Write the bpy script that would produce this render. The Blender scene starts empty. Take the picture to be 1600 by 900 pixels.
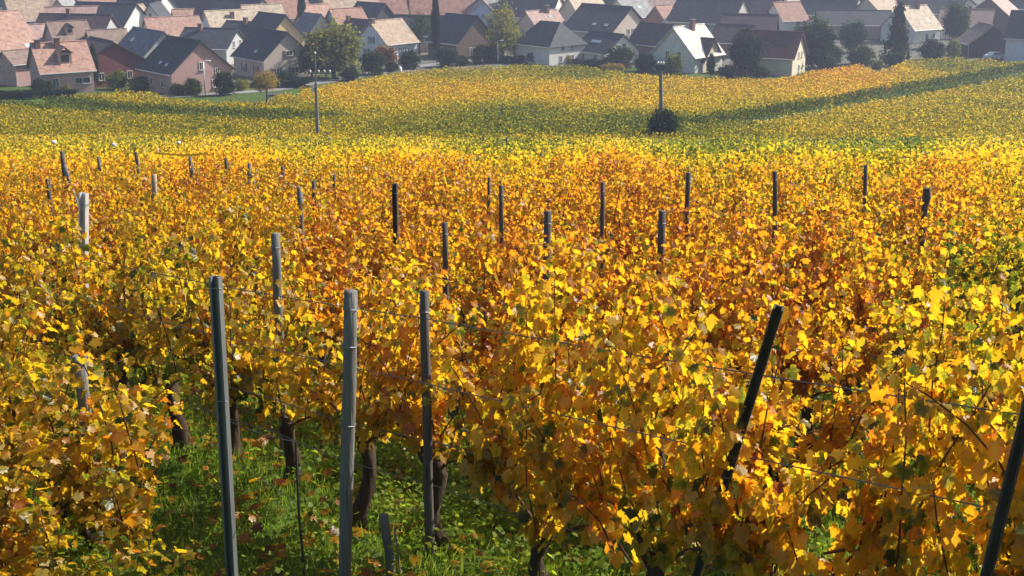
import bpy, bmesh, math, random
import numpy as np
from mathutils import Vector, Matrix, Euler

R = math.radians
random.seed(7)
rng = np.random.default_rng(11)
scene = bpy.context.scene
col = scene.collection

# ------------------------------------------------------------------ camera
FPX, CX, CY = 2000.0, 800.0, 450.0
HORIZON = -150.0
PITCH = math.atan((CY - HORIZON) / FPX)
CAM = np.array([0.0, 0.0, 30.0])
cam_data = bpy.data.cameras.new('camera')
cam_data.sensor_width = 36.0
cam_data.lens = 36.0 * FPX / 1600.0
cam_data.clip_start = 0.1
cam_data.clip_end = 3000.0
cam = bpy.data.objects.new('camera', cam_data)
cam.location = CAM
cam.rotation_euler = (math.pi / 2 - PITCH, 0, 0)
col.objects.link(cam)
scene.camera = cam

# ------------------------------------------------------------------ sky, sun, exposure
SUN_AZ, SUN_EL = R(65), R(39)          # to the right of the view direction, ahead of the camera
world = bpy.data.worlds.new('World')
scene.world = world
world.use_nodes = True
wn = world.node_tree
wn.nodes.clear()
sky = wn.nodes.new('ShaderNodeTexSky')
sky.sky_type = 'NISHITA'
sky.sun_disc = False
sky.sun_elevation = SUN_EL
sky.sun_rotation = SUN_AZ
sky.air_density = 1.2
sky.dust_density = 1.5
bg = wn.nodes.new('ShaderNodeBackground')
bg.inputs['Strength'].default_value = 0.085
wo = wn.nodes.new('ShaderNodeOutputWorld')
wn.links.new(sky.outputs[0], bg.inputs[0])
wn.links.new(bg.outputs[0], wo.inputs[0])

sun_data = bpy.data.lights.new('sun', 'SUN')
sun_data.energy = 5.0
sun_data.angle = R(0.5)
sun_data.color = (1.0, 0.93, 0.82)
sun = bpy.data.objects.new('sun', sun_data)
S = Vector((math.sin(SUN_AZ) * math.cos(SUN_EL), math.cos(SUN_AZ) * math.cos(SUN_EL), math.sin(SUN_EL)))
sun.rotation_euler = S.to_track_quat('Z', 'Y').to_euler()
sun.location = (60, 60, 90)
col.objects.link(sun)

vs = scene.view_settings
vs.view_transform = 'Standard'
vs.look = 'None'
vs.exposure = 0.80
vs.gamma = 1.0
vs.use_curve_mapping = False
scene.render.engine = 'CYCLES'
cy = scene.cycles
cy.max_bounces = 8
cy.diffuse_bounces = 4
cy.glossy_bounces = 2
cy.transmission_bounces = 4
cy.transparent_max_bounces = 6
cy.volume_bounces = 0
cy.use_denoising = True
cy.sample_clamp_indirect = 6.0

# ------------------------------------------------------------------ terrain profile and pixel helpers
_ys = np.arange(0, 1500, 0.5)
_slope = np.interp(_ys, [0, 104, 120, 170, 220, 262, 1500], [0.165, 0.165, 0.088, 0.070, 0.026, 0.0, 0.0])
_drop = 3.2 + np.concatenate([[0], np.cumsum(_slope[:-1] * 0.5)])

def terr(x, y):
    """ground height: a roadside bank under the camera, a vineyard slope, a flat valley floor"""
    x = np.asarray(x, float); y = np.asarray(y, float)
    z = CAM[2] - np.interp(y, _ys, _drop)
    bank = CAM[2] - 1.65
    w = np.clip((y - 1.2) / 3.0, 0, 1); w = w * w * (3 - 2 * w)
    z = bank * (1 - w) + z * w
    und = 0.07 * np.sin(x * 0.31 + 0.7) * np.cos(y * 0.23) + 0.18 * np.sin(x * 0.045 + 1.0) * np.sin(y * 0.05)
    return z + und * np.clip((y - 5) / 12, 0, 1) * np.clip((320 - y) / 80, 0, 1)

SP, CP = math.sin(PITCH), math.cos(PITCH)
def ray(px, py):
    a, b = (px - CX) / FPX, (CY - py) / FPX
    return np.array([a, CP + b * SP, -SP + b * CP])
def hit(px, py, h=0.0):
    """the point above the ground by h on the ray through a photo pixel (1600x900)"""
    r = ray(px, py)
    ts = np.linspace(4.0, 700, 8000)
    P = CAM[None] + r[None] * ts[:, None]
    g = P[:, 2] - terr(P[:, 0], P[:, 1]) - h
    if h > 3 and np.any(g > 0): i = min(int(np.nonzero(g > 0)[0][-1]) + 1, len(ts) - 1)
    else: i = int(np.argmax(g < 0)) if np.any(g < 0) else len(ts) - 1
    if i > 0:
        f = g[i - 1] / (g[i - 1] - g[i]); t = ts[i - 1] + (ts[i] - ts[i - 1]) * f
    else:
        t = ts[0]
    return CAM + r * t
def on_depth(px, py, y):
    r = ray(px, py)
    return CAM + r * (y / r[1])
def proj(x, y, z):
    dx, dy, dz = np.asarray(x) - CAM[0], np.asarray(y) - CAM[1], np.asarray(z) - CAM[2]
    depth = dy * CP - dz * SP
    up = dy * SP + dz * CP
    return CX + FPX * dx / depth, CY - FPX * up / depth, depth

# leaf colouring of the vineyard: tone 0 green .. 0.45 yellow .. 0.7 golden orange .. 1 red brown
TONES = np.array([
    (50,450,.41),(150,300,.55),(50,245,.50),(300,500,.42),(400,330,.53),(620,380,.57),(700,300,.60),(880,350,.66),
    (1000,300,.64),(1280,370,.67),(1250,450,.62),(1400,430,.54),(1550,450,.34),(1300,600,.52),(900,550,.50),
    (950,750,.44),(1100,600,.47),(1300,750,.56),(1550,700,.54),(660,600,.60),(560,620,.50),(100,800,.46),
    (0,700,.43),(1500,330,.60),(1590,300,.40),(800,232,.36),(1100,232,.32),(1400,235,.30),(500,228,.42),(200,225,.43),
    (1350,350,.44),(200,400,.40),(1590,400,.26),(560,480,.47),(760,450,.60),(1050,420,.60),(330,270,.60),(1500,285,.56),
    (100,190,.34),(300,170,.34),(700,140,.56),(900,140,.55),(1100,140,.50),(600,120,.52),(800,180,.22),(1000,190,.20),
    (700,190,.27),(900,108,.28),(700,110,.33),(1300,105,.72),(1300,128,.56),(1480,100,.28),(1450,120,.42),
    (1200,160,.44),(1500,170,.36),(1300,190,.40),(1000,150,.50),(400,190,.36),(500,145,.50),(1150,185,.30),
    (250,160,.36),(50,175,.34),(450,165,.36),(1350,115,.62),(1580,110,.30)], float)
def tone_at(px, py):
    px = np.atleast_1d(np.asarray(px, float)); py = np.atleast_1d(np.asarray(py, float))
    out = np.zeros(len(px))
    for a in range(0, len(px), 20000):
        dx = px[a:a+20000, None] - TONES[None, :, 0]
        sc = np.where(py[a:a+20000, None] < 212, 4.0, 1.6)
        dy = (py[a:a+20000, None] - TONES[None, :, 1]) * sc
        side = (py[a:a+20000, None] < 210) == (TONES[None, :, 1] < 210)
        w = 1.0 / (dx * dx + dy * dy + 250.0) ** 1.7 * np.where(side, 1, 1e-3)
        out[a:a+20000] = (w * TONES[None, :, 2]).sum(1) / w.sum(1)
    return out

# ------------------------------------------------------------------ materials
def new_mat(name):
    m = bpy.data.materials.new(name); m.use_nodes = True
    m.node_tree.nodes.clear()
    return m, m.node_tree.nodes, m.node_tree.links

def ramp(nodes, stops):
    r = nodes.new('ShaderNodeValToRGB'); e = r.color_ramp.elements
    while len(e) < len(stops): e.new(0.5)
    for k, (p, c) in enumerate(stops):
        e[k].position = p; e[k].color = (*c, 1)
    return r

def leaf_mat(name, stops, transl=0.5, gloss=0.07, rough=0.38, jitter=0.0, boost=1.25):
    """thin leaf: diffuse + translucent + waxy sheen; colour by the leaf's own tone plus its plant's tone"""
    m, N, L = new_mat(name)
    at = N.new('ShaderNodeAttribute'); at.attribute_name = 'tone'
    oi = N.new('ShaderNodeObjectInfo')
    sp = N.new('ShaderNodeSeparateColor'); L.new(oi.outputs['Color'], sp.inputs[0])
    ad = N.new('ShaderNodeMath'); ad.operation = 'ADD'
    L.new(at.outputs['Fac'], ad.inputs[0]); L.new(sp.outputs[0], ad.inputs[1])
    geo = N.new('ShaderNodeNewGeometry')
    nz = N.new('ShaderNodeTexNoise'); nz.inputs['Scale'].default_value = 26.0; nz.inputs['Detail'].default_value = 3.0
    L.new(geo.outputs['Position'], nz.inputs['Vector'])
    mr = N.new('ShaderNodeMapRange'); mr.inputs[1].default_value = 0.25; mr.inputs[2].default_value = 0.75
    mr.inputs[3].default_value = -0.11; mr.inputs[4].default_value = 0.11
    L.new(nz.outputs['Fac'], mr.inputs[0])
    # within one leaf: browner rim, paler veins (leaf's own flat coordinates)
    lu = N.new('ShaderNodeAttribute'); lu.attribute_name = 'luv'
    sx = N.new('ShaderNodeSeparateXYZ'); L.new(lu.outputs['Vector'], sx.inputs[0])
    def mth(op, a, b=None, c=None):
        k = N.new('ShaderNodeMath'); k.operation = op
        for i, q in enumerate((a, b, c)):
            if q is None: continue
            if isinstance(q, (int, float)): k.inputs[i].default_value = q
            else: L.new(q, k.inputs[i])
        return k.outputs[0]
    axx = mth('ABSOLUTE', sx.outputs[0]); yy = mth('SUBTRACT', sx.outputs[1], .3)
    rr = mth('SQRT', mth('ADD', mth('MULTIPLY', axx, axx), mth('MULTIPLY', yy, yy)))
    rim = mth('MULTIPLY', mth('SUBTRACT', rr, .40), .20)
    v1 = mth('LESS_THAN', axx, .022); v2 = mth('LESS_THAN', mth('ABSOLUTE', mth('SUBTRACT', sx.outputs[1], mth('MULTIPLY', axx, .75))), .022)
    vein = mth('MULTIPLY', mth('MULTIPLY', mth('MAXIMUM', v1, v2), mth('GREATER_THAN', sx.outputs[2], .5)), -.12)
    ad0 = mth('ADD', mth('ADD', ad.outputs[0], rim), vein)
    ad2 = N.new('ShaderNodeMath'); ad2.operation = 'ADD'; ad2.use_clamp = True
    L.new(ad0, ad2.inputs[0]); L.new(mr.outputs[0], ad2.inputs[1])
    rp = ramp(N, stops); L.new(ad2.outputs[0], rp.inputs[0])
    dk = N.new('ShaderNodeMix'); dk.data_type = 'RGBA'; dk.blend_type = 'MULTIPLY'; dk.inputs[0].default_value = 1.0
    dk.inputs[7].default_value = (.52, .50, .50, 1); L.new(rp.outputs[0], dk.inputs[6])
    di = N.new('ShaderNodeBsdfDiffuse'); L.new(dk.outputs[2], di.inputs[0])
    bo = N.new('ShaderNodeMix'); bo.data_type = 'RGBA'; bo.blend_type = 'MULTIPLY'; bo.inputs[0].default_value = 1.0
    bo.clamp_result = True
    bo.inputs[7].default_value = (boost, boost, boost * 0.8, 1)
    L.new(rp.outputs[0], bo.inputs[6])
    tr = N.new('ShaderNodeBsdfTranslucent'); L.new(bo.outputs[2], tr.inputs[0])
    mx = N.new('ShaderNodeMixShader'); mx.inputs[0].default_value = transl
    L.new(di.outputs[0], mx.inputs[1]); L.new(tr.outputs[0], mx.inputs[2])
    gl = N.new('ShaderNodeBsdfGlossy'); gl.inputs['Roughness'].default_value = rough
    mg = N.new('ShaderNodeMixShader'); mg.inputs[0].default_value = gloss
    L.new(mx.outputs[0], mg.inputs[1]); L.new(gl.outputs[0], mg.inputs[2])
    out = N.new('ShaderNodeOutputMaterial'); L.new(mg.outputs[0], out.inputs[0])
    return m

VINE_STOPS = [(0.0, (.045,.085,.012)), (.22, (.20,.22,.018)), (.38, (.60,.44,.020)), (.54, (.76,.455,.016)),
              (.70, (.74,.32,.014)), (.86, (.58,.17,.015)), (1.0, (.26,.07,.02))]
M_VINE = leaf_mat('vine_leaf', VINE_STOPS, 0.62, 0.03, 0.42, boost=1.28)
M_VINEF = leaf_mat('vine_leaf_far', VINE_STOPS, 0.58, 0.0, 0.5, boost=1.26)
GRASS_STOPS = [(0, (.09,.17,.018)), (.35, (.21,.33,.026)), (.6, (.38,.45,.04)), (.8, (.38,.36,.07)), (1, (.42,.29,.11))]
M_GRASS = leaf_mat('grass_blade', GRASS_STOPS, 0.5, 0.01, 0.5, boost=1.3)
TREE_STOPS = [(0, (.022,.042,.022)), (.3, (.05,.085,.025)), (.5, (.20,.23,.035)), (.7, (.42,.35,.05)), (.85, (.38,.20,.06)), (1, (.22,.09,.06))]
M_TREE = leaf_mat('tree_leaf', TREE_STOPS, 0.42, 0.0, 0.5, boost=1.3)

def mat(name, c, rough=0.8, var=0.25, scale=3.0, bump=0.0, spec=0.3, metal=0.0, stretch=None, dirt=None, emit=None, coords='Object'):
    m, N, L = new_mat(name)
    tc = N.new('ShaderNodeTexCoord')
    mp = N.new('ShaderNodeMapping')
    if stretch: mp.inputs['Scale'].default_value = stretch
    L.new(tc.outputs[coords], mp.inputs[0])
    nz = N.new('ShaderNodeTexNoise'); nz.inputs['Scale'].default_value = scale; nz.inputs['Detail'].default_value = 5
    L.new(mp.outputs[0], nz.inputs['Vector'])
    d = dirt or tuple(v * (1 - var) for v in c)
    l = tuple(min(1, v * (1 + var * .7)) for v in c)
    rp = ramp(N, [(.25, d), (.5, c), (.78, l)]); L.new(nz.outputs['Fac'], rp.inputs[0])
    bs = N.new('ShaderNodeBsdfPrincipled')
    L.new(rp.outputs[0], bs.inputs['Base Color'])
    bs.inputs['Roughness'].default_value = rough
    bs.inputs['Metallic'].default_value = metal
    bs.inputs['Specular IOR Level'].default_value = spec
    if bump:
        bp = N.new('ShaderNodeBump'); bp.inputs['Strength'].default_value = bump; bp.inputs['Distance'].default_value = 0.02
        L.new(nz.outputs['Fac'], bp.inputs['Height']); L.new(bp.outputs[0], bs.inputs['Normal'])
    out = N.new('ShaderNodeOutputMaterial'); L.new(bs.outputs[0], out.inputs[0])
    return m

def roof_mat(name, c, rough=0.75, spec=0.35):
    """tiled roof seen from afar: rows of tiles as fine relief, patchy weathering"""
    m, N, L = new_mat(name)
    geo = N.new('ShaderNodeTexCoord')
    wv = N.new('ShaderNodeTexWave'); wv.bands_direction = 'Z'; wv.inputs['Scale'].default_value = 1.6
    wv.inputs['Distortion'].default_value = 0.6; wv.inputs['Detail'].default_value = 2
    L.new(geo.outputs['Object'], wv.inputs['Vector'])
    nz = N.new('ShaderNodeTexNoise'); nz.inputs['Scale'].default_value = 1.3; nz.inputs['Detail'].default_value = 8
    nz.inputs['Roughness'].default_value = 0.7
    L.new(geo.outputs['Object'], nz.inputs['Vector'])
    rp = ramp(N, [(.30, tuple(v * .50 for v in c)), (.5, c), (.70, tuple(min(1, v * 1.35 + .012) for v in c))])
    L.new(nz.outputs['Fac'], rp.inputs[0])
    mx = N.new('ShaderNodeMix'); mx.data_type = 'RGBA'; mx.blend_type = 'MULTIPLY'; mx.inputs[0].default_value = 0.45
    L.new(rp.outputs[0], mx.inputs[6]); L.new(wv.outputs['Color'], mx.inputs[7])
    bs = N.new('ShaderNodeBsdfPrincipled'); L.new(mx.outputs[2], bs.inputs['Base Color'])
    bs.inputs['Roughness'].default_value = rough; bs.inputs['Specular IOR Level'].default_value = spec
    bp = N.new('ShaderNodeBump'); bp.inputs['Strength'].default_value = 0.4; bp.inputs['Distance'].default_value = 0.04
    L.new(wv.outputs['Fac'], bp.inputs['Height']); L.new(bp.outputs[0], bs.inputs['Normal'])
    out = N.new('ShaderNodeOutputMaterial'); L.new(bs.outputs[0], out.inputs[0])
    return m

def ground_mat():
    m, N, L = new_mat('vineyard_ground')
    geo = N.new('ShaderNodeNewGeometry')
    n1 = N.new('ShaderNodeTexNoise'); n1.inputs['Scale'].default_value = 0.9; n1.inputs['Detail'].default_value = 6
    n2 = N.new('ShaderNodeTexNoise'); n2.inputs['Scale'].default_value = 22; n2.inputs['Detail'].default_value = 4
    L.new(geo.outputs['Position'], n1.inputs['Vector']); L.new(geo.outputs['Position'], n2.inputs['Vector'])
    r1 = ramp(N, [(.3, (.055,.045,.02)), (.46, (.05,.075,.016)), (.62, (.07,.12,.02)), (.8, (.13,.14,.03))])
    mm = N.new('ShaderNodeMath'); mm.operation = 'MULTIPLY_ADD'; mm.inputs[1].default_value = .5
    L.new(n2.outputs['Fac'], mm.inputs[0])
    hm = N.new('ShaderNodeMath'); hm.operation = 'MULTIPLY'; hm.inputs[1].default_value = .55
    L.new(n1.outputs['Fac'], hm.inputs[0]); L.new(hm.outputs[0], mm.inputs[2])
    L.new(mm.outputs[0], r1.inputs[0])
    bs = N.new('ShaderNodeBsdfPrincipled'); L.new(r1.outputs[0], bs.inputs['Base Color'])
    bs.inputs['Roughness'].default_value = .95; bs.inputs['Specular IOR Level'].default_value = .1
    bp = N.new('ShaderNodeBump'); bp.inputs['Strength'].default_value = .8; bp.inputs['Distance'].default_value = .05
    L.new(n2.outputs['Fac'], bp.inputs['Height']); L.new(bp.outputs[0], bs.inputs['Normal'])
    out = N.new('ShaderNodeOutputMaterial'); L.new(bs.outputs[0], out.inputs[0])
    return m

M_GROUND = ground_mat()
M_BARK = mat('vine_bark', (.055,.038,.026), .95, .55, 30, .9, .15, stretch=(1, 1, .25))
M_CANE = mat('vine_cane', (.10,.05,.03), .8, .4, 20, 0, .2)
M_STEEL = mat('galvanised_steel', (.17,.185,.19), .6, .3, 9, .15, .5, .45, stretch=(3, 3, .3))
M_STEELB = mat('bright_steel', (.62,.63,.63), .42, .2, 6, 0, .5, .4)
M_RUST = mat('dark_rusty_steel', (.075,.062,.055), .75, .45, 14, .3, .3, .3, stretch=(2, 2, .4))
M_WOODG = mat('weathered_grey_wood', (.15,.15,.14), .9, .4, 16, .6, .2, stretch=(5, 5, .25))
M_WOODD = mat('dark_tarred_wood', (.10,.088,.082), .9, .5, 14, .6, .2, stretch=(5, 5, .25))
M_WOODL = mat('pale_split_wood', (.34,.27,.19), .9, .3, 12, .5, .2, stretch=(5, 5, .25))
M_WIRE = mat('trellis_wire', (.20,.20,.20), .6, .2, 5, 0, .5, .6)
M_WHITE = mat('white_enamel', (.80,.80,.78), .5, .08, 4)
M_TAPE = mat('yellow_tape', (.75,.55,.03), .5, .1, 4)
M_CONC = mat('pole_concrete', (.20,.19,.18), .9, .25, 4, .2, .2)
M_CERAM = mat('insulator_porcelain', (.62,.62,.60), .25, .1, 4, 0, .6)
M_TBARK = mat('tree_bark', (.07,.055,.045), .95, .4, 6, .5, .1)
M_ROAD = mat('lane_asphalt', (.23,.22,.215), .9, .2, 2, .1, .2, coords='Generated')
M_GLASS = mat('window_glass', (.03,.035,.045), .12, .3, .6, 0, .6)
M_FRAME = mat('window_frame_white', (.62,.60,.57), .6, .1, 3)
M_SHUT = mat('shutter_brown', (.14,.07,.05), .7, .2, 3)
M_SHUTB = mat('shutter_blue', (.10,.16,.33), .7, .2, 3)
M_SKY = mat('skylight_glass', (.42,.46,.52), .06, .1, 1, 0, 1.0)
M_TYRE = mat('tyre_rubber', (.02,.02,.02), .85, .2, 8)
M_CARP = mat('car_paint_white', (.78,.78,.77), .25, .04, 2, 0, .6)
WALL = {k: mat('render_' + k, c, .9, .14, .7, .1, .15) for k, c in dict(
    white=(.62,.60,.57), cream=(.60,.53,.40), pink=(.46,.30,.28), rose=(.42,.26,.24), beige=(.50,.43,.36), yellow=(.62,.47,.22),
    grey=(.38,.38,.38), blue=(.36,.42,.56), paleblue=(.52,.56,.62), maroon=(.16,.06,.06), brown=(.13,.09,.07),
    timber=(.06,.05,.05), brick=(.30,.16,.12), green=(.34,.37,.32)).items()}
ROOF = {k: roof_mat('roof_' + k, c) for k, c in dict(
    salmon=(.44,.26,.20), rust=(.36,.19,.14), tan=(.42,.31,.22), brown=(.26,.18,.14), slate=(.050,.053,.066), purple=(.085,.055,.06),
    maroon=(.12,.045,.05), pale=(.72,.66,.56), grey=(.28,.28,.28), blue=(.12,.14,.18), pink=(.46,.30,.26), buff=(.52,.42,.30)).items()}
M_BRICK = mat('chimney_brick', (.20,.11,.09), .9, .3, 5, .2, .1)

# ------------------------------------------------------------------ mesh helpers
def link(name, me, m=None, parent=None):
    o = bpy.data.objects.new(name, me); col.objects.link(o)
    if m is not None and me is not None and not me.materials: me.materials.append(m)
    if parent is not None: o.parent = parent
    return o
def empty(name, loc, rz=0.0):
    o = bpy.data.objects.new(name, None); col.objects.link(o)
    o.location = loc; o.rotation_euler = (0, 0, rz); o.empty_display_size = .2
    return o
def tag(o, label=None, cat=None, group=None, kind=None):
    if label: o['label'] = label
    if cat: o['category'] = cat
    if group: o['group'] = group
    if kind: o['kind'] = kind
    return o
class MB:
    def __init__(s): s.v = []; s.f = []
    def add(s, v, f):
        b = len(s.v); s.v += [tuple(map(float, q)) for q in v]; s.f += [tuple(b + i for i in q) for q in f]; return s
    def box(s, x0, x1, y0, y1, z0, z1):
        v = [(x, y, z) for z in (z0, z1) for y in (y0, y1) for x in (x0, x1)]
        return s.add(v, [(0,2,3,1), (4,5,7,6), (0,1,5,4), (2,6,7,3), (0,4,6,2), (1,3,7,5)])
    def tube(s, pts, rad, n=6, cap=True):
        pts = [np.array(p, float) for p in pts]; b = len(s.v)
        for k, p in enumerate(pts):
            d = pts[min(k + 1, len(pts) - 1)] - pts[max(k - 1, 0)]; d /= (np.linalg.norm(d) + 1e-9)
            a = np.cross(d, (0, 1, 0) if abs(d[1]) < .9 else (1, 0, 0)); a /= np.linalg.norm(a); c = np.cross(d, a)
            r = rad[k] if hasattr(rad, '__len__') else rad
            for i in range(n):
                t = 2 * math.pi * i / n
                s.v.append(tuple(p + r * (math.cos(t) * a + math.sin(t) * c)))
        for k in range(len(pts) - 1):
            for i in range(n):
                j = (i + 1) % n
                s.f.append((b + k*n + i, b + k*n + j, b + (k+1)*n + j, b + (k+1)*n + i))
        if cap:
            s.f.append(tuple(b + i for i in range(n))[::-1]); s.f.append(tuple(b + (len(pts)-1)*n + i for i in range(n)))
        return s
    def mesh(s, name, m=None, smooth=False):
        me = bpy.data.meshes.new(name); me.from_pydata(s.v, [], s.f)
        if smooth: me.polygons.foreach_set('use_smooth', [True] * len(me.polygons))
        me.update()
        if m is not None: me.materials.append(m)
        return me
    def obj(s, name, m, parent=None, smooth=False):
        return link(name, s.mesh(name, m, smooth), None, parent)

def np_mesh(name, V, F, m, tone=None, smooth=False, luv=None):
    """V (n,3), F (k,c) constant corner count"""
    me = bpy.data.meshes.new(name)
    n, (k, c) = len(V), F.shape
    me.vertices.add(n); me.vertices.foreach_set('co', V.astype(np.float32).ravel())
    me.loops.add(k * c); me.loops.foreach_set('vertex_index', F.astype(np.int32).ravel())
    me.polygons.add(k); me.polygons.foreach_set('loop_start', np.arange(0, k * c, c, dtype=np.int32))
    me.update(calc_edges=True)
    if tone is not None:
        a = me.attributes.new('tone', 'FLOAT', 'POINT'); a.data.foreach_set('value', tone.astype(np.float32))
    if luv is not None:
        q = np.tile(np.stack([luv[:, 0], luv[:, 1], np.ones(len(luv))], -1), (n // len(luv), 1))
        a = me.attributes.new('luv', 'FLOAT_VECTOR', 'POINT'); a.data.foreach_set('vector', q.astype(np.float32).ravel())
    if smooth: me.polygons.foreach_set('use_smooth', np.ones(k, bool))
    me.materials.append(m)
    return me

# leaf templates: petiole at the origin, tip along +y, normal +z
_half = [(.15,-.22), (.30,-.24), (.44,-.12), (.55,.03), (.42,.17), (.50,.30), (.58,.50), (.36,.50), (.27,.66), (.14,.74), (0,.95)]
_out = [(0, 0)] + _half + [(-x, y) for x, y in _half[-2::-1]]
LEAF = np.array([(x, y - .05, -.42 * abs(x) ** 1.3 - .42 * max(0, y - .25) ** 2 + (.06 if i % 2 else -.03)) for i, (x, y) in enumerate(_out)])
LEAF_F = np.array([(0, i, i + 1) for i in range(1, len(_out) - 1)] )
KITE = np.array([(0,-.1,0), (.46,.25,-.08), (0,.85,-.10), (-.46,.25,-.08)]); KITE_F = np.array([(0,1,2,3)])
PENT = np.array([(0,-.05,0), (.5,.02,-.12), (.38,.55,-.1), (0,.85,-.16), (-.38,.55,-.1), (-.5,.02,-.12)]); PENT_F = np.array([(0,1,2,3), (0,3,4,5)])
BLADE = np.array([(-.5,0,0), (.5,0,0), (-.35,.55,.06), (.35,.55,.06), (0,1,.28)])
def unit(a): return a / (np.linalg.norm(a, axis=-1, keepdims=True) + 1e-9)
def frames(nrm, tip):
    """rotation matrices with columns x, y(tip), z(normal)"""
    z = unit(nrm); y = unit(tip - (tip * z).sum(-1, keepdims=True) * z); x = np.cross(y, z)
    return np.stack([x, y, z], axis=-1)
def scatter(tmpl, faces, P, M, size, tone, sx=None, curl=None):
    k, n = len(tmpl), len(P)
    T = tmpl[None] * np.asarray(size)[:, None, None]
    if sx is not None: T = T * np.stack([sx, np.ones_like(sx), np.ones_like(sx)], -1)[:, None, :]
    if curl is not None: T = T * np.stack([1 - .12 * (curl - 1), np.ones_like(curl), curl], -1)[:, None, :]
    V = np.einsum('nij,nkj->nki', M, T) + P[:, None]
    F = (faces[None] + (np.arange(n) * k)[:, None, None]).reshape(-1, faces.shape[1])
    return V.reshape(-1, 3), F, np.repeat(tone, k)

# ------------------------------------------------------------------ ground
def build_ground():
    xs = np.unique(np.concatenate([np.linspace(-420, -60, 40), np.linspace(-60, 60, 121), np.linspace(60, 420, 40)]))
    ys = np.unique(np.concatenate([np.linspace(-60, 3, 12), np.linspace(3, 40, 110), np.linspace(40, 300, 150), np.linspace(300, 900, 20)]))
    X, Y = np.meshgrid(xs, ys); Z = terr(X, Y)
    near = (Y > 5) & (Y < 40)
    Z = Z + np.where(near, .03 * np.sin(X * 2.3) * np.sin(Y * 1.9), 0)
    V = np.stack([X, Y, Z], -1).reshape(-1, 3); w = len(xs)
    i = np.arange(len(ys) - 1)[:, None] * w + np.arange(w - 1)[None]
    F = np.stack([i, i + 1, i + w + 1, i + w], -1).reshape(-1, 4)
    o = link('ground', np_mesh('ground', V, F, M_GROUND, smooth=True)); tag(o, kind='structure')
build_ground()

def ribbon(name, pts, width, m, lift=.03, kind='structure'):
    """strip laid on the ground along photo-pixel or world points"""
    P = [np.array(p[:2], float) for p in pts]; Q = []
    for a, b in zip(P[:-1], P[1:]):
        n = max(2, int(np.linalg.norm(b - a) / 2))
        Q += [a + (b - a) * i / n for i in range(n)]
    Q.append(P[-1]); mb = MB(); v = []
    for k, p in enumerate(Q):
        d = Q[min(k+1, len(Q)-1)] - Q[max(k-1, 0)]; d /= np.linalg.norm(d); n = np.array([-d[1], d[0]])
        for s in (-1, -.33, .33, 1):
            q = p + n * s * width / 2; v.append((q[0], q[1], float(terr(*q)) + lift))
    mb.add(v, [(4*k + j, 4*k + j + 1, 4*k + j + 5, 4*k + j + 4) for k in range(len(Q) - 1) for j in range(3)])
    return tag(mb.obj(name, m), kind=kind)
lane_px = [(225,152), (300,149), (360,146), (425,141), (500,129), (600,112), (680,101), (760,94), (830,93)]
LANE = [hit(*p) for p in lane_px]
ribbon('lane', LANE, 3.4, M_ROAD, .05)
M_VERGE = mat('grass_track', (.15,.18,.04), .95, .35, 1.2, .3, .1, coords='Generated')
TRACK_R = [hit(*p) for p in [(1130,212), (1230,196), (1330,177), (1430,156), (1530,137), (1640,118)]]
ribbon('grass_track', TRACK_R, 3.6, M_VERGE, .04)
TRACK_L = [hit(*p) for p in [(-40,166), (90,178), (200,189), (330,196), (460,201)]]
ribbon('grass_track', TRACK_L, 4.2, M_VERGE, .04)

# ------------------------------------------------------------------ grape vines
U = np.array([-.683, .730]); U /= np.linalg.norm(U); NRM = np.array([U[1], -U[0]])
ROWROT = math.atan2(U[1], U[0])

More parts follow.
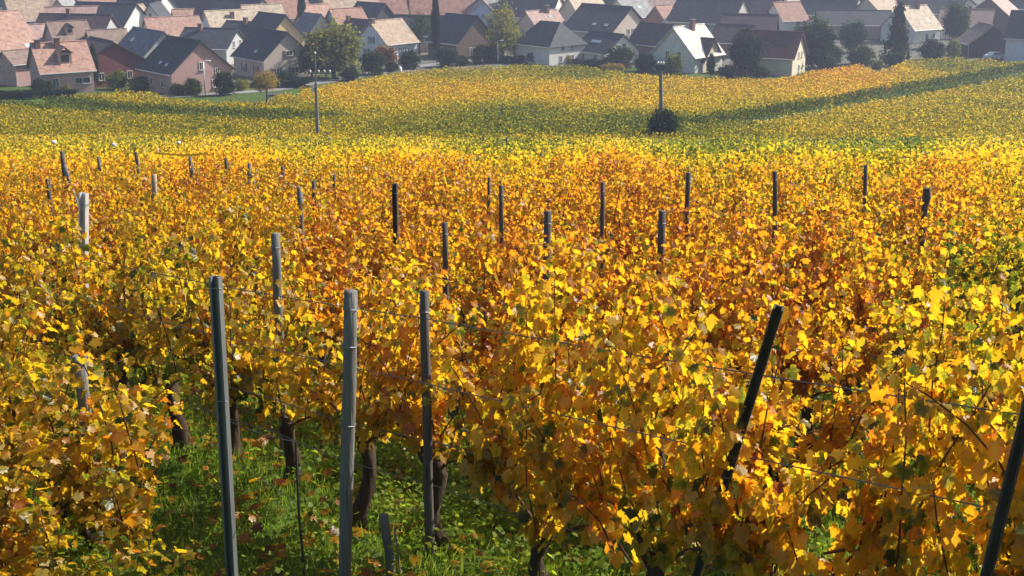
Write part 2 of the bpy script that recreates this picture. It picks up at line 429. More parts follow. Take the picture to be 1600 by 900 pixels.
def make_vine(seed):
    """one trained vine in its own frame: row along x, height about 2 m. Returns trunk, canes and the leaf arrays"""
    g = np.random.default_rng(seed)
    tr = MB(); hgt = g.uniform(.58, .72); n = 9
    lx, ly = g.uniform(-.12, .12), g.uniform(-.08, .08); r0 = g.uniform(.058, .076)
    pts, rad = [], []
    for k in range(n):
        t = k / (n - 1)
        pts.append((lx * t + .035 * math.sin(t * 7 + seed), ly * t + .03 * math.cos(t * 6 + seed * 2), -.06 + (hgt + .06) * t))
        rad.append(r0 * (1.25 - .75 * t + .6 * abs(t - .5) ** 2 + .16 * g.uniform(-1, 1)) * (1.35 if k == n - 2 else 1))
    tr.tube(pts, rad, 11)
    tr.v = [tuple(np.array(q) + g.normal(0, .006, 3)) for q in tr.v]
    head = np.array(pts[-1])
    if g.random() < .5:
        tr.tube([head + (0, 0, -.16), head + (.1 * g.choice([-1, 1]), .05, .02), head + (.2 * g.choice([-1, 1]), .03, .12)], [.04, .035, .022], 7)
    cn = MB(); P, NO, TI, SZ, TO = [], [], [], [], []
    arch = []
    for sgn in (-1, 1):
        c = [head + np.array([sgn * .75 * t, .03 * math.sin(4 * t + seed), .22 * math.sin(t * 2.6) - .05]) for t in np.linspace(0, 1, 6)]
        cn.tube(c, [.014, .012, .011, .010, .009, .007], 5); arch += c
    arch = np.array(arch)
    for k in range(15):
        b = arch[g.integers(1, len(arch))] + g.normal(0, .03, 3)
        droop = g.random() < .26
        L = g.uniform(.8, 1.5) if not droop else g.uniform(.6, 1.0)
        d = np.array([g.normal(0, .2), g.normal(0, .22), 1.0]); d /= np.linalg.norm(d)
        sd = g.choice([-1, 1]); m = int(L / .052); pos = b.copy(); path = [pos.copy()]
        st = g.normal(0, .07)
        for i in range(m):
            t = i / m
            pull = np.array([0, sd * (.045 if droop else .012), -(.17 if droop else .045) * (t + .12)])
            d = d + pull + g.normal(0, .05, 3); d /= np.linalg.norm(d); pos = pos + d * (L / m)
            if i % 4 == 3: path.append(pos.copy())
            for _ in range(4 if g.random() < .5 else 3):
                az = g.uniform(0, 2 * math.pi); o = np.array([math.cos(az), math.sin(az) * 1.0, g.normal(.05, .35)])
                p = pos + o * g.uniform(.03, .13)
                side = np.sign(p[1]) if abs(p[1]) > .05 else g.choice([-1, 1])
                no = np.array([g.normal(0, .55), side * g.uniform(.0, 1.0), g.uniform(-.15, .8)]) + g.normal(0, .35, 3)
                ti = np.array([o[0] * .6, o[1] * .6, -g.uniform(.4, 1.2)])
                P.append(p); NO.append(no); TI.append(ti)
                SZ.append(g.uniform(.075, .135) * (1 - .35 * t)); TO.append(st + g.normal(0, .085) + (-.05 if p[2] < 1.0 else .02))
        if np.linalg.norm(pos - path[-1]) > .01: path.append(pos)
        cn.tube(path, list(np.linspace(.0075, .003, len(path))), 4, False)
    P = np.array(P); M = frames(np.array(NO), np.array(TI)); SZ = np.array(SZ) * .80; TO = np.array(TO)
    # odd leaves stay green or have gone red
    odd = g.random(len(TO)); TO = np.where(odd < .13, TO - g.uniform(.12, .38, len(TO)), np.where(odd > .95, TO + .22, TO))
    k = (P[:, 2] > (.62 if seed <= 4 else .25)) & (g.random(len(P)) < (.66 if seed <= 5 else .8 if seed <= 9 else 1.0))
    return dict(trunk=tr.mesh('trunk', M_BARK, True), canes=cn.mesh('canes', M_CANE), P=P[k], M=M[k], S=SZ[k], T=TO[k])

VINES = [make_vine(s) for s in range(1, 13)]
for v in VINES:
    v['C'] = rng.uniform(.3, 2.6, len(v['P']))
    V, F, T = scatter(LEAF, LEAF_F, v['P'], v['M'], v['S'], v['T'], curl=v['C'])
    v['foliage'] = np_mesh('foliage', V, F, M_VINE, T, luv=LEAF)
    # outermost leaves, either face of the row, become single leaves on the vines nearest the camera
    order = np.argsort(-(np.abs(v['P'][:, 1]) + .12 * np.abs(v['P'][:, 0]) + v['S']))
    v['order'] = order
    rest = order[150:]
    V, F, T = scatter(LEAF, LEAF_F, v['P'][rest], v['M'][rest], v['S'][rest], v['T'][rest], curl=v['C'][rest])
    v['inner'] = np_mesh('foliage', V, F, M_VINE, T, luv=LEAF)
LEAFMESH = [np_mesh('leaf', LEAF * np.array([1 - .12 * (c - 1), 1, c]) + np.array([0, 0, w]) * LEAF[:, :1] * LEAF[:, 1:2], LEAF_F, M_VINE, np.zeros(len(LEAF)), luv=LEAF) for c, w in ((.4, .3), (1, -.2), (1.6, .4), (2.1, 0), (2.6, -.4))]

def put_vine(x, y, proto, rz, sxy, sz, bias, label, group, single=False, sink=0.0):
    v = VINES[proto]
    e = empty('grape_vine', (x, y, float(terr(x, y)) - sink), rz)
    e.scale = (sxy, sxy, sz)
    tag(e, label, 'grape vine', group)
    link('trunk', v['trunk'], None, e); link('canes', v['canes'], None, e)['kind'] = 'stuff'
    f = link('foliage', v['inner'] if single else v['foliage'], None, e); f['kind'] = 'stuff'; f.color = (bias, 0, 0, 1)
    if single:
        for i in v['order'][:150]:
            o = link('leaf', LEAFMESH[int(i) % 5], None, e); o.color = (bias + float(v['T'][i]), 0, 0, 1)
            mm = Matrix(v['M'][i].tolist()).to_4x4() @ Matrix.Scale(float(v['S'][i]), 4)
            mm.translation = Vector(v['P'][i].tolist()); o.matrix_basis = mm
    return e

# posts first (pixel of the top, pixel row where the post vanishes in the leaves): vines in front of them stay lower
POSTS = [  # x, y top, y last seen, height, radius, kind
    (617,287,378,2.35,.038,'rust'), (856,330,425,2.3,.042,'dark'), (1035,330,425,2.3,.042,'dark'), (1076,270,332,2.4,.04,'dark'),
    (942,285,326,2.3,.036,'dark'), (783,290,333,2.3,.034,'dark'), (764,277,292,2.2,.03,'dark'), (468,293,322,2.2,.045,'grey'),
    (430,365,398,2.2,.045,'grey'), (695,348,382,2.1,.036,'dark'), (131,302,334,2.3,.055,'bright'), (241,273,318,2.25,.05,'pale'),
    (1211,268,334,2.4,.042,'dark'), (1353,258,302,2.3,.04,'dark'), (1448,297,303,2.2,.05,'dark'), (97,237,300,2.6,.05,'dark'),
    (154,245,262,2.2,.05,'grey'), (213,238,270,2.4,.05,'dark'), (297,245,265,2.2,.05,'grey'), (353,247,262,2.2,.05,'dark'),
    (390,255,270,2.2,.045,'grey'), (441,260,272,2.1,.045,'dark'), (522,272,282,2.1,.04,'dark'), (490,283,296,2.1,.04,'dark'),
    (755,211,226,2.5,.07,'dark'), (792,215,230,2.4,.06,'dark'), (75,280,312,2.2,.045,'dark')]
PXY = []
POSTS = [(x, yt, yb, h, r * .86, k) for x, yt, yb, h, r, k in POSTS]
for (x, yt, yb, h, r, k) in POSTS:
    p = hit(x, yt, h); PXY.append((x, yt, yb, p))

def cap_height(x, y, full):
    """lower a vine that would hide a post known to show"""
    z0 = float(terr(x, y)); s = full
    for (px, yt, yb, p) in PXY:
        if y < p[1] - .15 and p[1] - y < 7.5:
            ax, ay, dep = proj(x, y, z0 + 1.2)
            if abs(ax - px) < .72 * FPX / dep:
                lim = on_depth(px, yb, y)[2] - z0
                s = min(s, max(.42, lim / 1.88))
    return s

# row A: the vines whose trunks stand in the open, then on to the right
vines = []
A_px = [(280,706), (366,722), (457,752), (565,826), (690,864)]
A_pts = [hit(*p)[:2] for p in A_px]
step = (A_pts[-1] - A_pts[0]) / 4
A_LABEL = ['old grape vine with twin dark trunk past the slim leaning steel post',
           'grape vine whose knotty trunk stands directly behind the slim leaning steel post',
           'grape vine with crooked thin trunk between the slim steel post and thick grey post',
           'grape vine with stout straight dark trunk next to thick grey wooden post',
           'grape vine with bent dark trunk and low orange shoot at the dark steel post']
near = []
for i, p in enumerate(A_pts): near.append((p, A_LABEL[i], None, 1.0))
last = A_pts[-1]
R_LABEL = ['bushy yellow grape vine with leaves hanging down to the weeds', 'dense yellow green grape vine beside the foot of the black leaning stake',
           'yellow grape vine crossed by the black leaning stake', 'grape vine with very thick black trunk in shade beyond the leaning stake',
           'tall orange tipped grape vine with open shaded grass below its leaves', 'dark shaded grape vine next to the lower leaning dark stake',
           'shaded grape vine past the lower leaning dark stake', 'outermost grape vine of the near shaded row']
for i in range(8):
    near.append((last + step * (i + 1) * 1.05, R_LABEL[i], None, 1.0 + .022 * (i + 1)))
near_xy = []
for i, (p, lab, grp, sz) in enumerate(near):
    px, py, dep = proj(p[0], p[1], float(terr(*p)) + 1.4)
    b = float(tone_at(px, py)[0])
    low = i >= 5
    put_vine(p[0], p[1], i if not low else 9 + i % 3, ROWROT + (math.pi if i % 2 else 0), 1.04, sz * (1.02 if not low else 1.12), b, lab, 'vines of the near row', True, .22 if i in (5, 6, 7) else .1 if low else 0)
    near_xy.append(p)
# row B: short vines at the left that end in the open
B0 = hit(205, 905)[:2]
B_LABEL = ['low golden grape vine at the end of its row by the grass', 'low golden grape vine one plant in from the row end',
           'low yellow grape vine two plants in from the row end', 'low yellow grape vine of the short row around and beyond the short grey post']
for i in range(11):
    p = B0 + U * (i * .66 + .72)
    px, py, dep = proj(p[0], p[1], float(terr(*p)) + .9)
    put_vine(p[0], p[1], 5 + i % 4, ROWROT + (math.pi if i % 2 else 0), 1.18, .96 + .012 * i, float(tone_at(px, py)[0]) + .02,
             B_LABEL[min(i, 3)], 'low vines of the short row', i < 6, .34)
    near_xy.append(p)
C0 = hit(25, 985)[:2]
for i in range(4):
    p = C0 + U * (i * .7); px, py, dep = proj(p[0], p[1], float(terr(*p)) + .9)
    put_vine(p[0], p[1], 5 + (i + 2) % 4, ROWROT + (math.pi if i % 2 else 0), 1.1, .70 + .02 * i, .47, 'low bright yellow grape vine in front of the short golden row', 'low vines before the short row', i < 3, .36)
near_xy = np.array(near_xy)

# every other vine of the slope, nearest first
offA = float(np.mean([p @ NRM for p in A_pts])); SPC = 2.0
cand = []; crow = []
for i in range(1, 14):
    p = A_pts[0] - step / np.linalg.norm(step) * (.95 * i + .1); cand.append(p); crow.append(0)
for k in range(1, 90):
    c = offA + SPC * k + random.uniform(-.08, .08); ph = random.random()
    for j in range(-130, 160):
        p = NRM * c + U * ((j + ph) * 1.0) + rng.normal(0, .05, 2)
        if p[1] < 6 or p[1] > 109 or abs(p[0]) > .415 * p[1] + 1.3: continue
        cand.append(p); crow.append(k)
cand = np.array(cand); _o = np.argsort(np.hypot(cand[:, 0], cand[:, 1])); cand = cand[_o]; crow = np.array(crow)[_o]
ORD = ['', 'first', 'second', 'third', 'fourth', 'fifth', 'sixth', 'seventh', 'eighth', 'ninth', 'tenth', 'eleventh', 'twelfth', 'thirteenth', 'fourteenth', 'fifteenth', 'sixteenth', 'seventeenth', 'eighteenth', 'nineteenth', 'twentieth', 'twenty first', 'twenty second', 'twenty third', 'twenty fourth', 'twenty fifth', 'twenty sixth']
N_ONE = 284
zc = terr(cand[:, 0], cand[:, 1]); cpx, cpy, cd = proj(cand[:, 0], cand[:, 1], zc + 1.7)
ctone = tone_at(cpx, cpy) + .06 * (cpy > 250) * (cpy < 470) - np.interp(cpy, [205, 235, 262], [.13, .09, 0])
for i in range(min(N_ONE, len(cand))):
    x, y = cand[i]; b = ctone[i] + random.gauss(0, .035)
    full = random.uniform(.92, 1.07)
    s = cap_height(x, y, full)
    hue = 'orange' if b > .62 else 'golden' if b > .5 else 'yellow' if b > .38 else 'green'
    k = int(crow[i])
    where = 'where the near row runs on past the twin trunked vine' if k == 0 else 'in the %s row behind the near row' % ORD[min(k, 26)]
    lab = hue + ' leaved grape vine ' + where; grp = hue + ' vines ' + where
    put_vine(x, y, random.randrange(12) if x > 1 else random.randrange(9), ROWROT + (math.pi if random.random() < .5 else 0) + random.gauss(0, .05),
             random.uniform(1.0, 1.12), s, b, lab, grp)

def vine_mass(name, XY, tone, hs, dens, size, half_w, label, rowdir, sd=.085, odd=.14, m_=None):
    """rows of vines too many to place singly: leaf faces spread through each vine's hedge volume"""
    n = np.maximum(8, dens.astype(int)); idx = np.repeat(np.arange(len(XY)), n); m = len(idx)
    u = rng.uniform(-.58, .58, m); zz = rng.beta(2.0, 1.35, m)
    h = hs[idx]; z = .42 + (h - .42) * zz + rng.normal(0, .08, m)
    w = rng.normal(0, 1, m) * half_w * (1.15 - .55 * zz)
    d = rowdir[idx]; nn = np.stack([d[:, 1], -d[:, 0]], -1)
    P2 = XY[idx] + d * u[:, None] + nn * w[:, None]
    P = np.concatenate([P2, (terr(P2[:, 0], P2[:, 1]) + z)[:, None]], 1)
    side = np.sign(w)
    no = np.concatenate([nn * (side * rng.uniform(.1, 1, m))[:, None] + rng.normal(0, .3, (m, 2)), rng.uniform(0, .95, m)[:, None]], 1)
    ti = np.concatenate([rng.normal(0, .6, (m, 2)), -rng.uniform(.3, 1.1, m)[:, None]], 1)
    M = frames(no, ti); sz = size[idx] * rng.uniform(.7, 1.3, m)
    to = tone[idx] + rng.normal(0, sd, m); od = rng.random(m); to = np.where(od < odd, to - rng.uniform(.1, .35, m), to)
    V, F, T = scatter(KITE, KITE_F, P, M, sz, to)
    o = link(name, np_mesh(name, V, F, m_ or M_VINE, T)); o.color = (0, 0, 0, 1)
    return tag(o, label, 'vines', None, 'stuff')

restp = cand[N_ONE:]; dist = np.hypot(restp[:, 0], restp[:, 1])
hs = np.clip(rng.normal(2.05, .10, len(restp)), 1.6, 2.4)
hs = np.array([2.05 * cap_height(p[0], p[1], q / 2.05) for p, q in zip(restp, hs)])
vine_mass('vineyard_rows', restp, ctone[N_ONE:] + rng.normal(0, .03, len(restp)), hs,
          np.interp(dist, [30, 60, 112], [300, 170, 80]), np.interp(dist, [30, 60, 112], [.125, .15, .22]), .22,
          'massed yellow green vine rows at the foot of the near slope', np.repeat(U[None], len(restp), 0))

# far fields on the flatter ground, up to the gardens
EDGE = np.array([(-80,152), (0,153), (60,151), (110,147), (190,141), (240,143), (270,152), (330,158), (420,158), (440,143), (500,132), (560,123), (620,112), (700,104),
                 (800,100), (900,100), (985,113), (1100,119), (1200,122), (1240,117), (1290,106), (1340,99), (1372,110), (1395,101), (1420,91), (1500,88), (1535,91), (1570,95), (1600,93), (1700,90)], float)
def seg_dist(P, line):
    best = np.full(len(P), 1e9)
    for a, b in zip(line[:-1], line[1:]):
        a, b = np.array(a[:2]), np.array(b[:2]); ab = b - a
        t = np.clip(((P - a) @ ab) / (ab @ ab), 0, 1); best = np.minimum(best, np.linalg.norm(P - (a + t[:, None] * ab), axis=1))
    return best
fr = []
y = 110.5; ri = 0
while y < 275:
    xs = np.arange(-.43 * y - 3, .43 * y + 3, 1.1); xs = xs + rng.uniform(0, 1)
    yy = y + xs * .10 + .25 * np.sin(xs * .05 + ri * .1)
    fr.append(np.stack([xs, yy], -1)); y += 2.1; ri += 1
fr = np.concatenate(fr)
fr = fr[(fr[:, 1] > 108)]
fz = terr(fr[:, 0], fr[:, 1]); bx, by, bd = proj(fr[:, 0], fr[:, 1], fz); tx, ty, td = proj(fr[:, 0], fr[:, 1], fz + 1.7)
keep = ty > np.interp(tx, EDGE[:, 0], EDGE[:, 1]) + 1
keep &= seg_dist(fr, TRACK_R) > 2.2
keep &= seg_dist(fr, TRACK_L) > 2.6
keep &= seg_dist(fr, LANE) > 2.6
keep &= ~((bx > 395) & (bx < 470) & (by < 166)); keep &= rng.random(len(fr)) > .03
fr, tx, ty = fr[keep], tx[keep], ty[keep]
fd = np.hypot(fr[:, 0], fr[:, 1])
ft = tone_at(tx, ty) * .90 + .03 + rng.normal(0, .02, len(fr)) + .03 * np.sin(fr[:, 1] * 3.1) * np.sin(fr[:, 0] * .07)
# shaded row faces along the tracks, painted in as a dark green leaf tone
_d = np.array(TRACK_R[-1][:2]) - np.array(TRACK_R[0][:2]); _far = _d[0] * (fr[:, 1] - TRACK_R[0][1]) - _d[1] * (fr[:, 0] - TRACK_R[0][0]) > 0
edge_row = (seg_dist(fr, TRACK_R) < 4.4) & _far
ft = np.where(edge_row, np.minimum(ft, .10), ft); ft = np.where(seg_dist(fr, TRACK_L) < 6, np.minimum(ft, .16), ft)
vine_mass('far_vineyard', fr, ft, np.clip(rng.normal(1.85, .06, len(fr)), 1.4, 2.2) + .35 * edge_row, np.interp(fd, [110, 260], [104, 70]),
          np.interp(fd, [110, 260], [.19, .25]), .20, 'far vineyard of green and golden rows reaching to the village',
          np.repeat(unit(np.array([[1, .10]])), len(fr), 0), .055, .08, M_VINEF)

# ------------------------------------------------------------------ posts, stakes, wires
def post_mesh(name, base, top, r, kind, parent=None):
    base, top = np.array(base, float), np.array(top, float); base = base - unit(top - base) * .25
    mb = MB(); ax = unit(top - base); ln = np.linalg.norm(top - base)
    if kind in ('rust', 'bright', 'steel'):
        # folded steel profile: an open channel with lips
        a = unit(np.cross(ax, (.35, 1, 0))); c = np.cross(ax, a); t = .16 * r
        prof = [(-r, -r*.6), (r, -r*.6), (r, r*.75), (r*.6, r*.75), (r*.6, -r*.25), (-r*.6, -r*.25), (-r*.6, r*.75), (-r, r*.75)]
        v = [base + a * u + c * w for u, w in prof] + [top + a * u + c * w for u, w in prof]; k = len(prof)
        f = [(i, (i+1) % k, k + (i+1) % k, k + i) for i in range(k)]
        f += [(0,1,4,5), (1,2,3,4), (0,5,6,7), (k+5,k+4,k+1,k), (k+4,k+3,k+2,k+1), (k+7,k+6,k+5,k)]
        mb.add(v, f)
    else:
        n = 9; pts = [base + ax * ln * i / (n-1) + np.array([random.gauss(0, r*.06), random.gauss(0, r*.06), 0]) for i in range(n)]
        mb.tube(pts, [r * (1 + random.gauss(0, .03) + .05 * (1 - i / n)) for i in range(n)], 10)
    m = dict(rust=M_RUST, bright=M_STEELB, steel=M_STEEL, grey=M_WOODG, dark=M_WOODD, pale=M_WOODL)[kind]
    return mb.obj(name, m, parent, kind not in ('rust', 'bright', 'steel'))
def clip_ring(p, r, parent, name='wire_clip'):
    mb = MB(); n = 10; pts = [np.array(p) + np.array([r * math.cos(t), r * math.sin(t), .004 * math.sin(3*t)]) for t in np.linspace(0, 2*math.pi, n)]
    mb.tube(pts, .004, 5, False); return mb.obj(name, M_WIRE, parent)

def big_post(name, topx, basex, r, kind, label, clips=(), fwd=0.0):
    b = hit(*basex); t = on_depth(*topx, b[1] - fwd)
    e = empty(name, b); tag(e, label, 'post')
    o = post_mesh('shaft', np.zeros(3), t - b, r, kind, e)
    for c in clips:
        q = (t - b) * c; clip_ring(q, r * 1.18, e)
    return b, t, e
bp1 = big_post('vine_post', (337,432), (365,940), .034, 'steel', 'slim grey steel post leaning slightly in the open grass', (.64,.97))
bp2 = big_post('vine_post', (549,455), (537,952), .041, 'grey', 'thick weathered grey wooden post with wire ties near its top', (.95,.84,.60))
bp3 = big_post('vine_post', (663,455), (672,872), .033, 'dark', 'dark wooden post partly hidden by orange leaves', (.93,.6))
_r = ray(125, 565); _k = _r[0] / _r[1]; _q = B0 + NRM * .10; _t = (_k * _q[1] - _q[0]) / (U[0] - _k * U[1]); _q = _q + U * _t
b4 = on_depth(125, 565, _q[1]); b4g = np.array([b4[0], b4[1], float(terr(b4[0], b4[1]))]); H4 = b4[2] - b4g[2]
e4 = tag(empty('vine_post', b4g), 'short squared grey post with notched top among low golden vines', 'post')
post_mesh('shaft', np.zeros(3), b4 - b4g, .044, 'grey', e4)
for s in (-1, 1):
    mb = MB(); mb.box(s*.03-.012, s*.03+.012, -.03, .03, H4 - .02, H4 + .045); mb.obj('prong', M_WOODG, e4)
clip_ring((0, 0, H4 - .4), .055, e4)
bp5 = big_post('leaning_stake', (1217,480), (1062,985), .025, 'rust', 'black stake leaning steeply through the yellow leaves', (.55,), 1.35)
bp6 = big_post('leaning_stake', (1612,612), (1452,1260), .024, 'rust', 'lower dark stake leaning through the shaded leaves', (.4,), .2)
# thin rusty rod and a short stub of a post with wire
rod = hit(478, 905); rt = on_depth(462, 690, rod[1]); e = tag(empty('vine_rod', rod), 'thin bent iron rod standing in the grass with wires tied to it', 'rod')
mb = MB(); mb.tube([(0,0,-.2), (rt-rod)*.5 + np.array([-.015,0,0]), rt-rod], .009, 6); mb.obj('shaft', M_RUST, e)
st = hit(612, 900); stt = on_depth(600, 805, st[1]); e = tag(empty('post_stub', st), 'short broken wooden post stub in the weeds', 'post')
post_mesh('shaft', np.zeros(3), stt - st, .032, 'grey', e)
mb = MB(); mb.tube([(0.03,-.03,.38), (.05,-.06,.25), (.06,-.05,.12), (.07,-.04,.0)], .006, 5); mb.obj('wire_end', M_WIRE, e)

POST_LABEL = {
    617:'tall slim dark steel post rising alone from golden leaves', 856:'dark wooden post beside a patch of reddest vines', 1035:'dark wooden post over a dark gap behind the red vines',
    1076:'dark post at the seam of the orange and green vines', 942:'short dark post among bright orange vines', 783:'dark notched post by the orange vines, taller of a close pair',
    764:'stubby dark post just behind the notched dark post', 468:'grey squared post sunk to its top in golden leaves', 430:'grey post sunk in yellow leaves behind the slim steel post',
    695:'dark post with a wider head in golden leaves', 131:'bright galvanised post with a shining edge', 241:'pale split wooden post leaning a little',
    1211:'dark bent post at the edge of the greener vines', 1353:'slim dark post in front of green hedge like vines', 1448:'dark post with a thick knob like head',
    97:'dark end post with two slanted braces', 154:'grey end post with a brace, next along from the two braced post', 213:'dark upright end post between two braced grey ones',
    297:'small grey braced end post below the yellow tape', 353:'small dark upright end post past the yellow tape', 390:'small grey slanting end post',
    441:'small dark post stub at the parcel edge', 522:'tiny dark post top at the parcel edge', 490:'tiny dark post top in golden leaves',
    755:'thin dark post against the far green field edge', 792:'second thin dark post against the far green field edge', 75:'short dark post top in the orange vines'}
for (x, yt, yb, h, r, k), (_, _, _, p) in zip(POSTS, PXY):
    g = np.array([p[0], p[1], float(terr(p[0], p[1]))]); e = tag(empty('vine_post', g), POST_LABEL[x], 'post')
    lean = dict([(131, .15), (241, .09), (1211, -.09), (617, .01), (390, .2), (1353, -.05)]).get(x, random.gauss(0, .012))
    post_mesh('shaft', np.array([-lean * 1.5, 0, 0]), p - g, r, k, e)
    clip_ring(p - g + np.array([0, 0, -.12]), r * 1.2, e)
    if x in (97, 154, 297, 390):
        for s in ((.32, .18) if x == 97 else (.26,)):
            post_mesh('brace', np.array([s * 2.2, -.5, 0]), p - g + np.array([.02, 0, -.25]), r * .8, 'grey', e)
    if x == 1448:
        mb = MB(); mb.tube([p - g + np.array([0, 0, -.22]), p - g + np.array([.01, 0, -.1]), p - g + np.array([0, 0, .03])], [.042, .06, .045], 9); mb.obj('head', M_WOODD, e)
# white capped stakes and the yellow tape far on the left
for (x, yt, w, lab) in [(84,221,.13,'stake with the largest white cap above the yellow vines'), (178,225,.10,'stake with a small white cap at the yellow vines'),
                        (279,222,.12,'stake with a pale flat cap near the yellow tape'), (245,233,.08,'stake with a tiny pale cap at the end of the yellow tape')]:
    p = hit(x, yt, 2.2); g = np.array([p[0], p[1], float(terr(p[0], p[1]))]); e = tag(empty('capped_stake', g), lab, 'stake')
    post_mesh('shaft', np.zeros(3), p - g, .035, 'grey', e)
    mb = MB(); mb.tube([p - g + np.array([0, 0, -.12]), p - g + np.array([0, 0, .0]), p - g + np.array([0, 0, .03])], [w, w, w * .9], 12); mb.obj('cap', M_WHITE, e, True)
ta = hit(243, 239, 2.22); tb = hit(326, 240, 2.22); d = unit(tb - ta)
mb = MB(); up = np.array([0, 0, .028]); off = np.array([0, .004, 0])
v = []
for i in range(9):
    p = ta + (tb - ta) * i / 8 + np.array([0, 0, -.05 * math.sin(math.pi * i / 8)]); v += [p - up - off, p + up - off, p + up + off, p - up + off]
f = [(4*i + j, 4*i + (j+1) % 4, 4*i + 4 + (j+1) % 4, 4*i + 4 + j) for i in range(8) for j in range(4)] + [(3,2,1,0), (32,33,34,35)]
mb.add(v, f); tag(mb.obj('marking_tape', M_TAPE), 'yellow tape stretched level along the vine tops', 'tape')

def wire(pts, label, r=.0035, sag=.02):
    mb = MB(); Q = []
    for a, b in zip(pts[:-1], pts[1:]):
        a, b = np.array(a), np.array(b)
        Q += [a + (b - a) * t + np.array([0, 0, -sag * 4 * t * (1 - t)]) for t in np.linspace(0, 1, 9)[:-1]]
    Q.append(np.array(pts[-1])); mb.tube(Q, r, 5); return tag(mb.obj('trellis_wire', M_WIRE), label, 'wire')
def row_pt(i, h, dx=0.0):
    p = A_pts[0] + step * i + NRM * dx; return np.array([p[0], p[1], float(terr(*p)) + h])
wire([row_pt(-3, 1.0), row_pt(0, .93, -.08), row_pt(2, .90, -.12), row_pt(4, .92, -.1), row_pt(7, .95)], 'upper slack trellis wire crossing behind the slim steel post', .005, .03)
wire([row_pt(-3, .60), row_pt(0, .64, -.1), row_pt(2, .62, -.15), row_pt(4, .58, -.1), row_pt(7, .6)], 'lower trellis wire running past the old vine trunks', .0035, .04)
wire([rt, row_pt(1.2, .62, -.2), row_pt(-.5, .72, -.1)], 'thin wire leading up from the bent iron rod', .003, .03)
mid = rod + (rt - rod) * .55
wire([mid, row_pt(.9, .42, -.25), row_pt(-1, .30, -.3)], 'low thin wire slanting down to the bent iron rod', .003, .03)
wire([row_pt(-3, 1.42), row_pt(0, 1.38, -.22), row_pt(4, 1.40, -.25), row_pt(9, 1.45, -.25)], 'middle trellis wire among the leaves of the near row', .004, .02)
wire([row_pt(-3, 1.82), row_pt(0, 1.80, -.15), row_pt(4, 1.84, -.15), row_pt(9, 1.9, -.15)], 'top trellis wire along the leaf tips of the near row', .004, .02)
wb = np.array([B0[0], B0[1], float(terr(*B0)) + .75])
wire([wb, wb + np.array([U[0]*3.5, U[1]*3.5, -.5]), wb + np.array([U[0]*7, U[1]*7, -1.0])], 'trellis wire showing through the low golden vines', .004, .02)

# ------------------------------------------------------------------ grass, weeds, fallen leaves under the near rows
def ground_points(n, d0, d1):
    y = np.sqrt(rng.uniform(d0 * d0, d1 * d1, n)); x = rng.uniform(-.43, .43, n) * y
    return x, y
def tufts(name, n, d0, d1, lo, hi, wid, label):
    x, y = ground_points(n, d0, d1); k = n // 3
    x = np.where(rng.random(n) < .75, x[rng.integers(0, k, n)] + rng.normal(0, .035, n), x); y2 = y
    # blades gather in tufts
    ix = rng.integers(0, k, n); sel = rng.random(n) < .75
    x0, y0 = ground_points(k, d0, d1)
    x = np.where(sel, x0[ix] + rng.normal(0, .04, n), x); y = np.where(sel, y0[ix] + rng.normal(0, .04, n), y2)
    z = terr(x, y) + .03 * np.sin(x * 2.3) * np.sin(y * 1.9) - .015
    ln = rng.uniform(lo, hi, n) * (0.75 + .5 * (np.sin(x * 1.3 + 2) * np.sin(y * 1.1) * .5 + .5))
    lean = rng.normal(0, .45, (n, 2)); tip = np.concatenate([lean, np.ones((n, 1))], 1)
    no = np.concatenate([rng.normal(0, 1, (n, 2)), rng.uniform(.1, .5, (n, 1))], 1)
    M = frames(no, tip); T = rng.normal(.36, .14, n) + .16 * (np.sin(x * .9 + 1) * np.sin(y * .8)) + np.where(rng.random(n) < .07, .4, 0)
    tm = BLADE * np.array([wid, 1, 1])
    V = np.einsum('nij,nkj->nki', M, tm[None] * np.stack([np.ones(n), ln, ln], -1)[:, None]) + np.stack([x, y, z], -1)[:, None]
    F3 = np.array([(0,1,3), (0,3,2), (2,3,4)]); F = (F3[None] + (np.arange(n) * 5)[:, None, None]).reshape(-1, 3)
    o = link(name, np_mesh(name, V.reshape(-1, 3), F, M_GRASS, np.repeat(T, 5))); o.color = (0, 0, 0, 1)
    tag(o, label, 'grass', None, 'stuff')
tufts('grass', 110000, 7.0, 19.0, .06, .19, .009, 'green grass growing between the near vine rows')
def weeds(n):
    x, y = ground_points(n, 7.5, 16); x = np.concatenate([x, rng.normal(-.35, .35, 50), rng.normal(-1.1, .4, 40), rng.normal(.6, .5, 40)])
    y = np.concatenate([y, rng.normal(9.2, .35, 50), rng.normal(10.6, .5, 40), rng.normal(8.3, .4, 40)])
    m = len(x); per = 34; ix = np.repeat(np.arange(m), per); k = len(ix); hh = rng.uniform(.10, .32, m)
    px = x[ix] + rng.normal(0, .09, k); py = y[ix] + rng.normal(0, .09, k); pz = terr(px, py) + hh[ix] * rng.uniform(.1, 1, k)
    no = np.concatenate([rng.normal(0, .5, (k, 2)), rng.uniform(.4, 1, (k, 1))], 1); ti = rng.normal(0, 1, (k, 3)) * [1, 1, .4]
    T = rng.normal(.42, .1, k) + rng.normal(0, .1, m)[ix]
    V, F, T = scatter(PENT, PENT_F, np.stack([px, py, pz], -1), frames(no, ti), rng.uniform(.022, .055, k), T)
    o = link('weeds', np_mesh('weeds', V, F, M_GRASS, T)); o.color = (0, 0, 0, 1); tag(o, 'low broad leaved green weeds around the vine trunks', 'weeds', None, 'stuff')
weeds(560)
x, y = ground_points(3600, 7.5, 20); q = len(x)
no = np.concatenate([rng.normal(0, .35, (q, 2)), np.ones((q, 1))], 1)
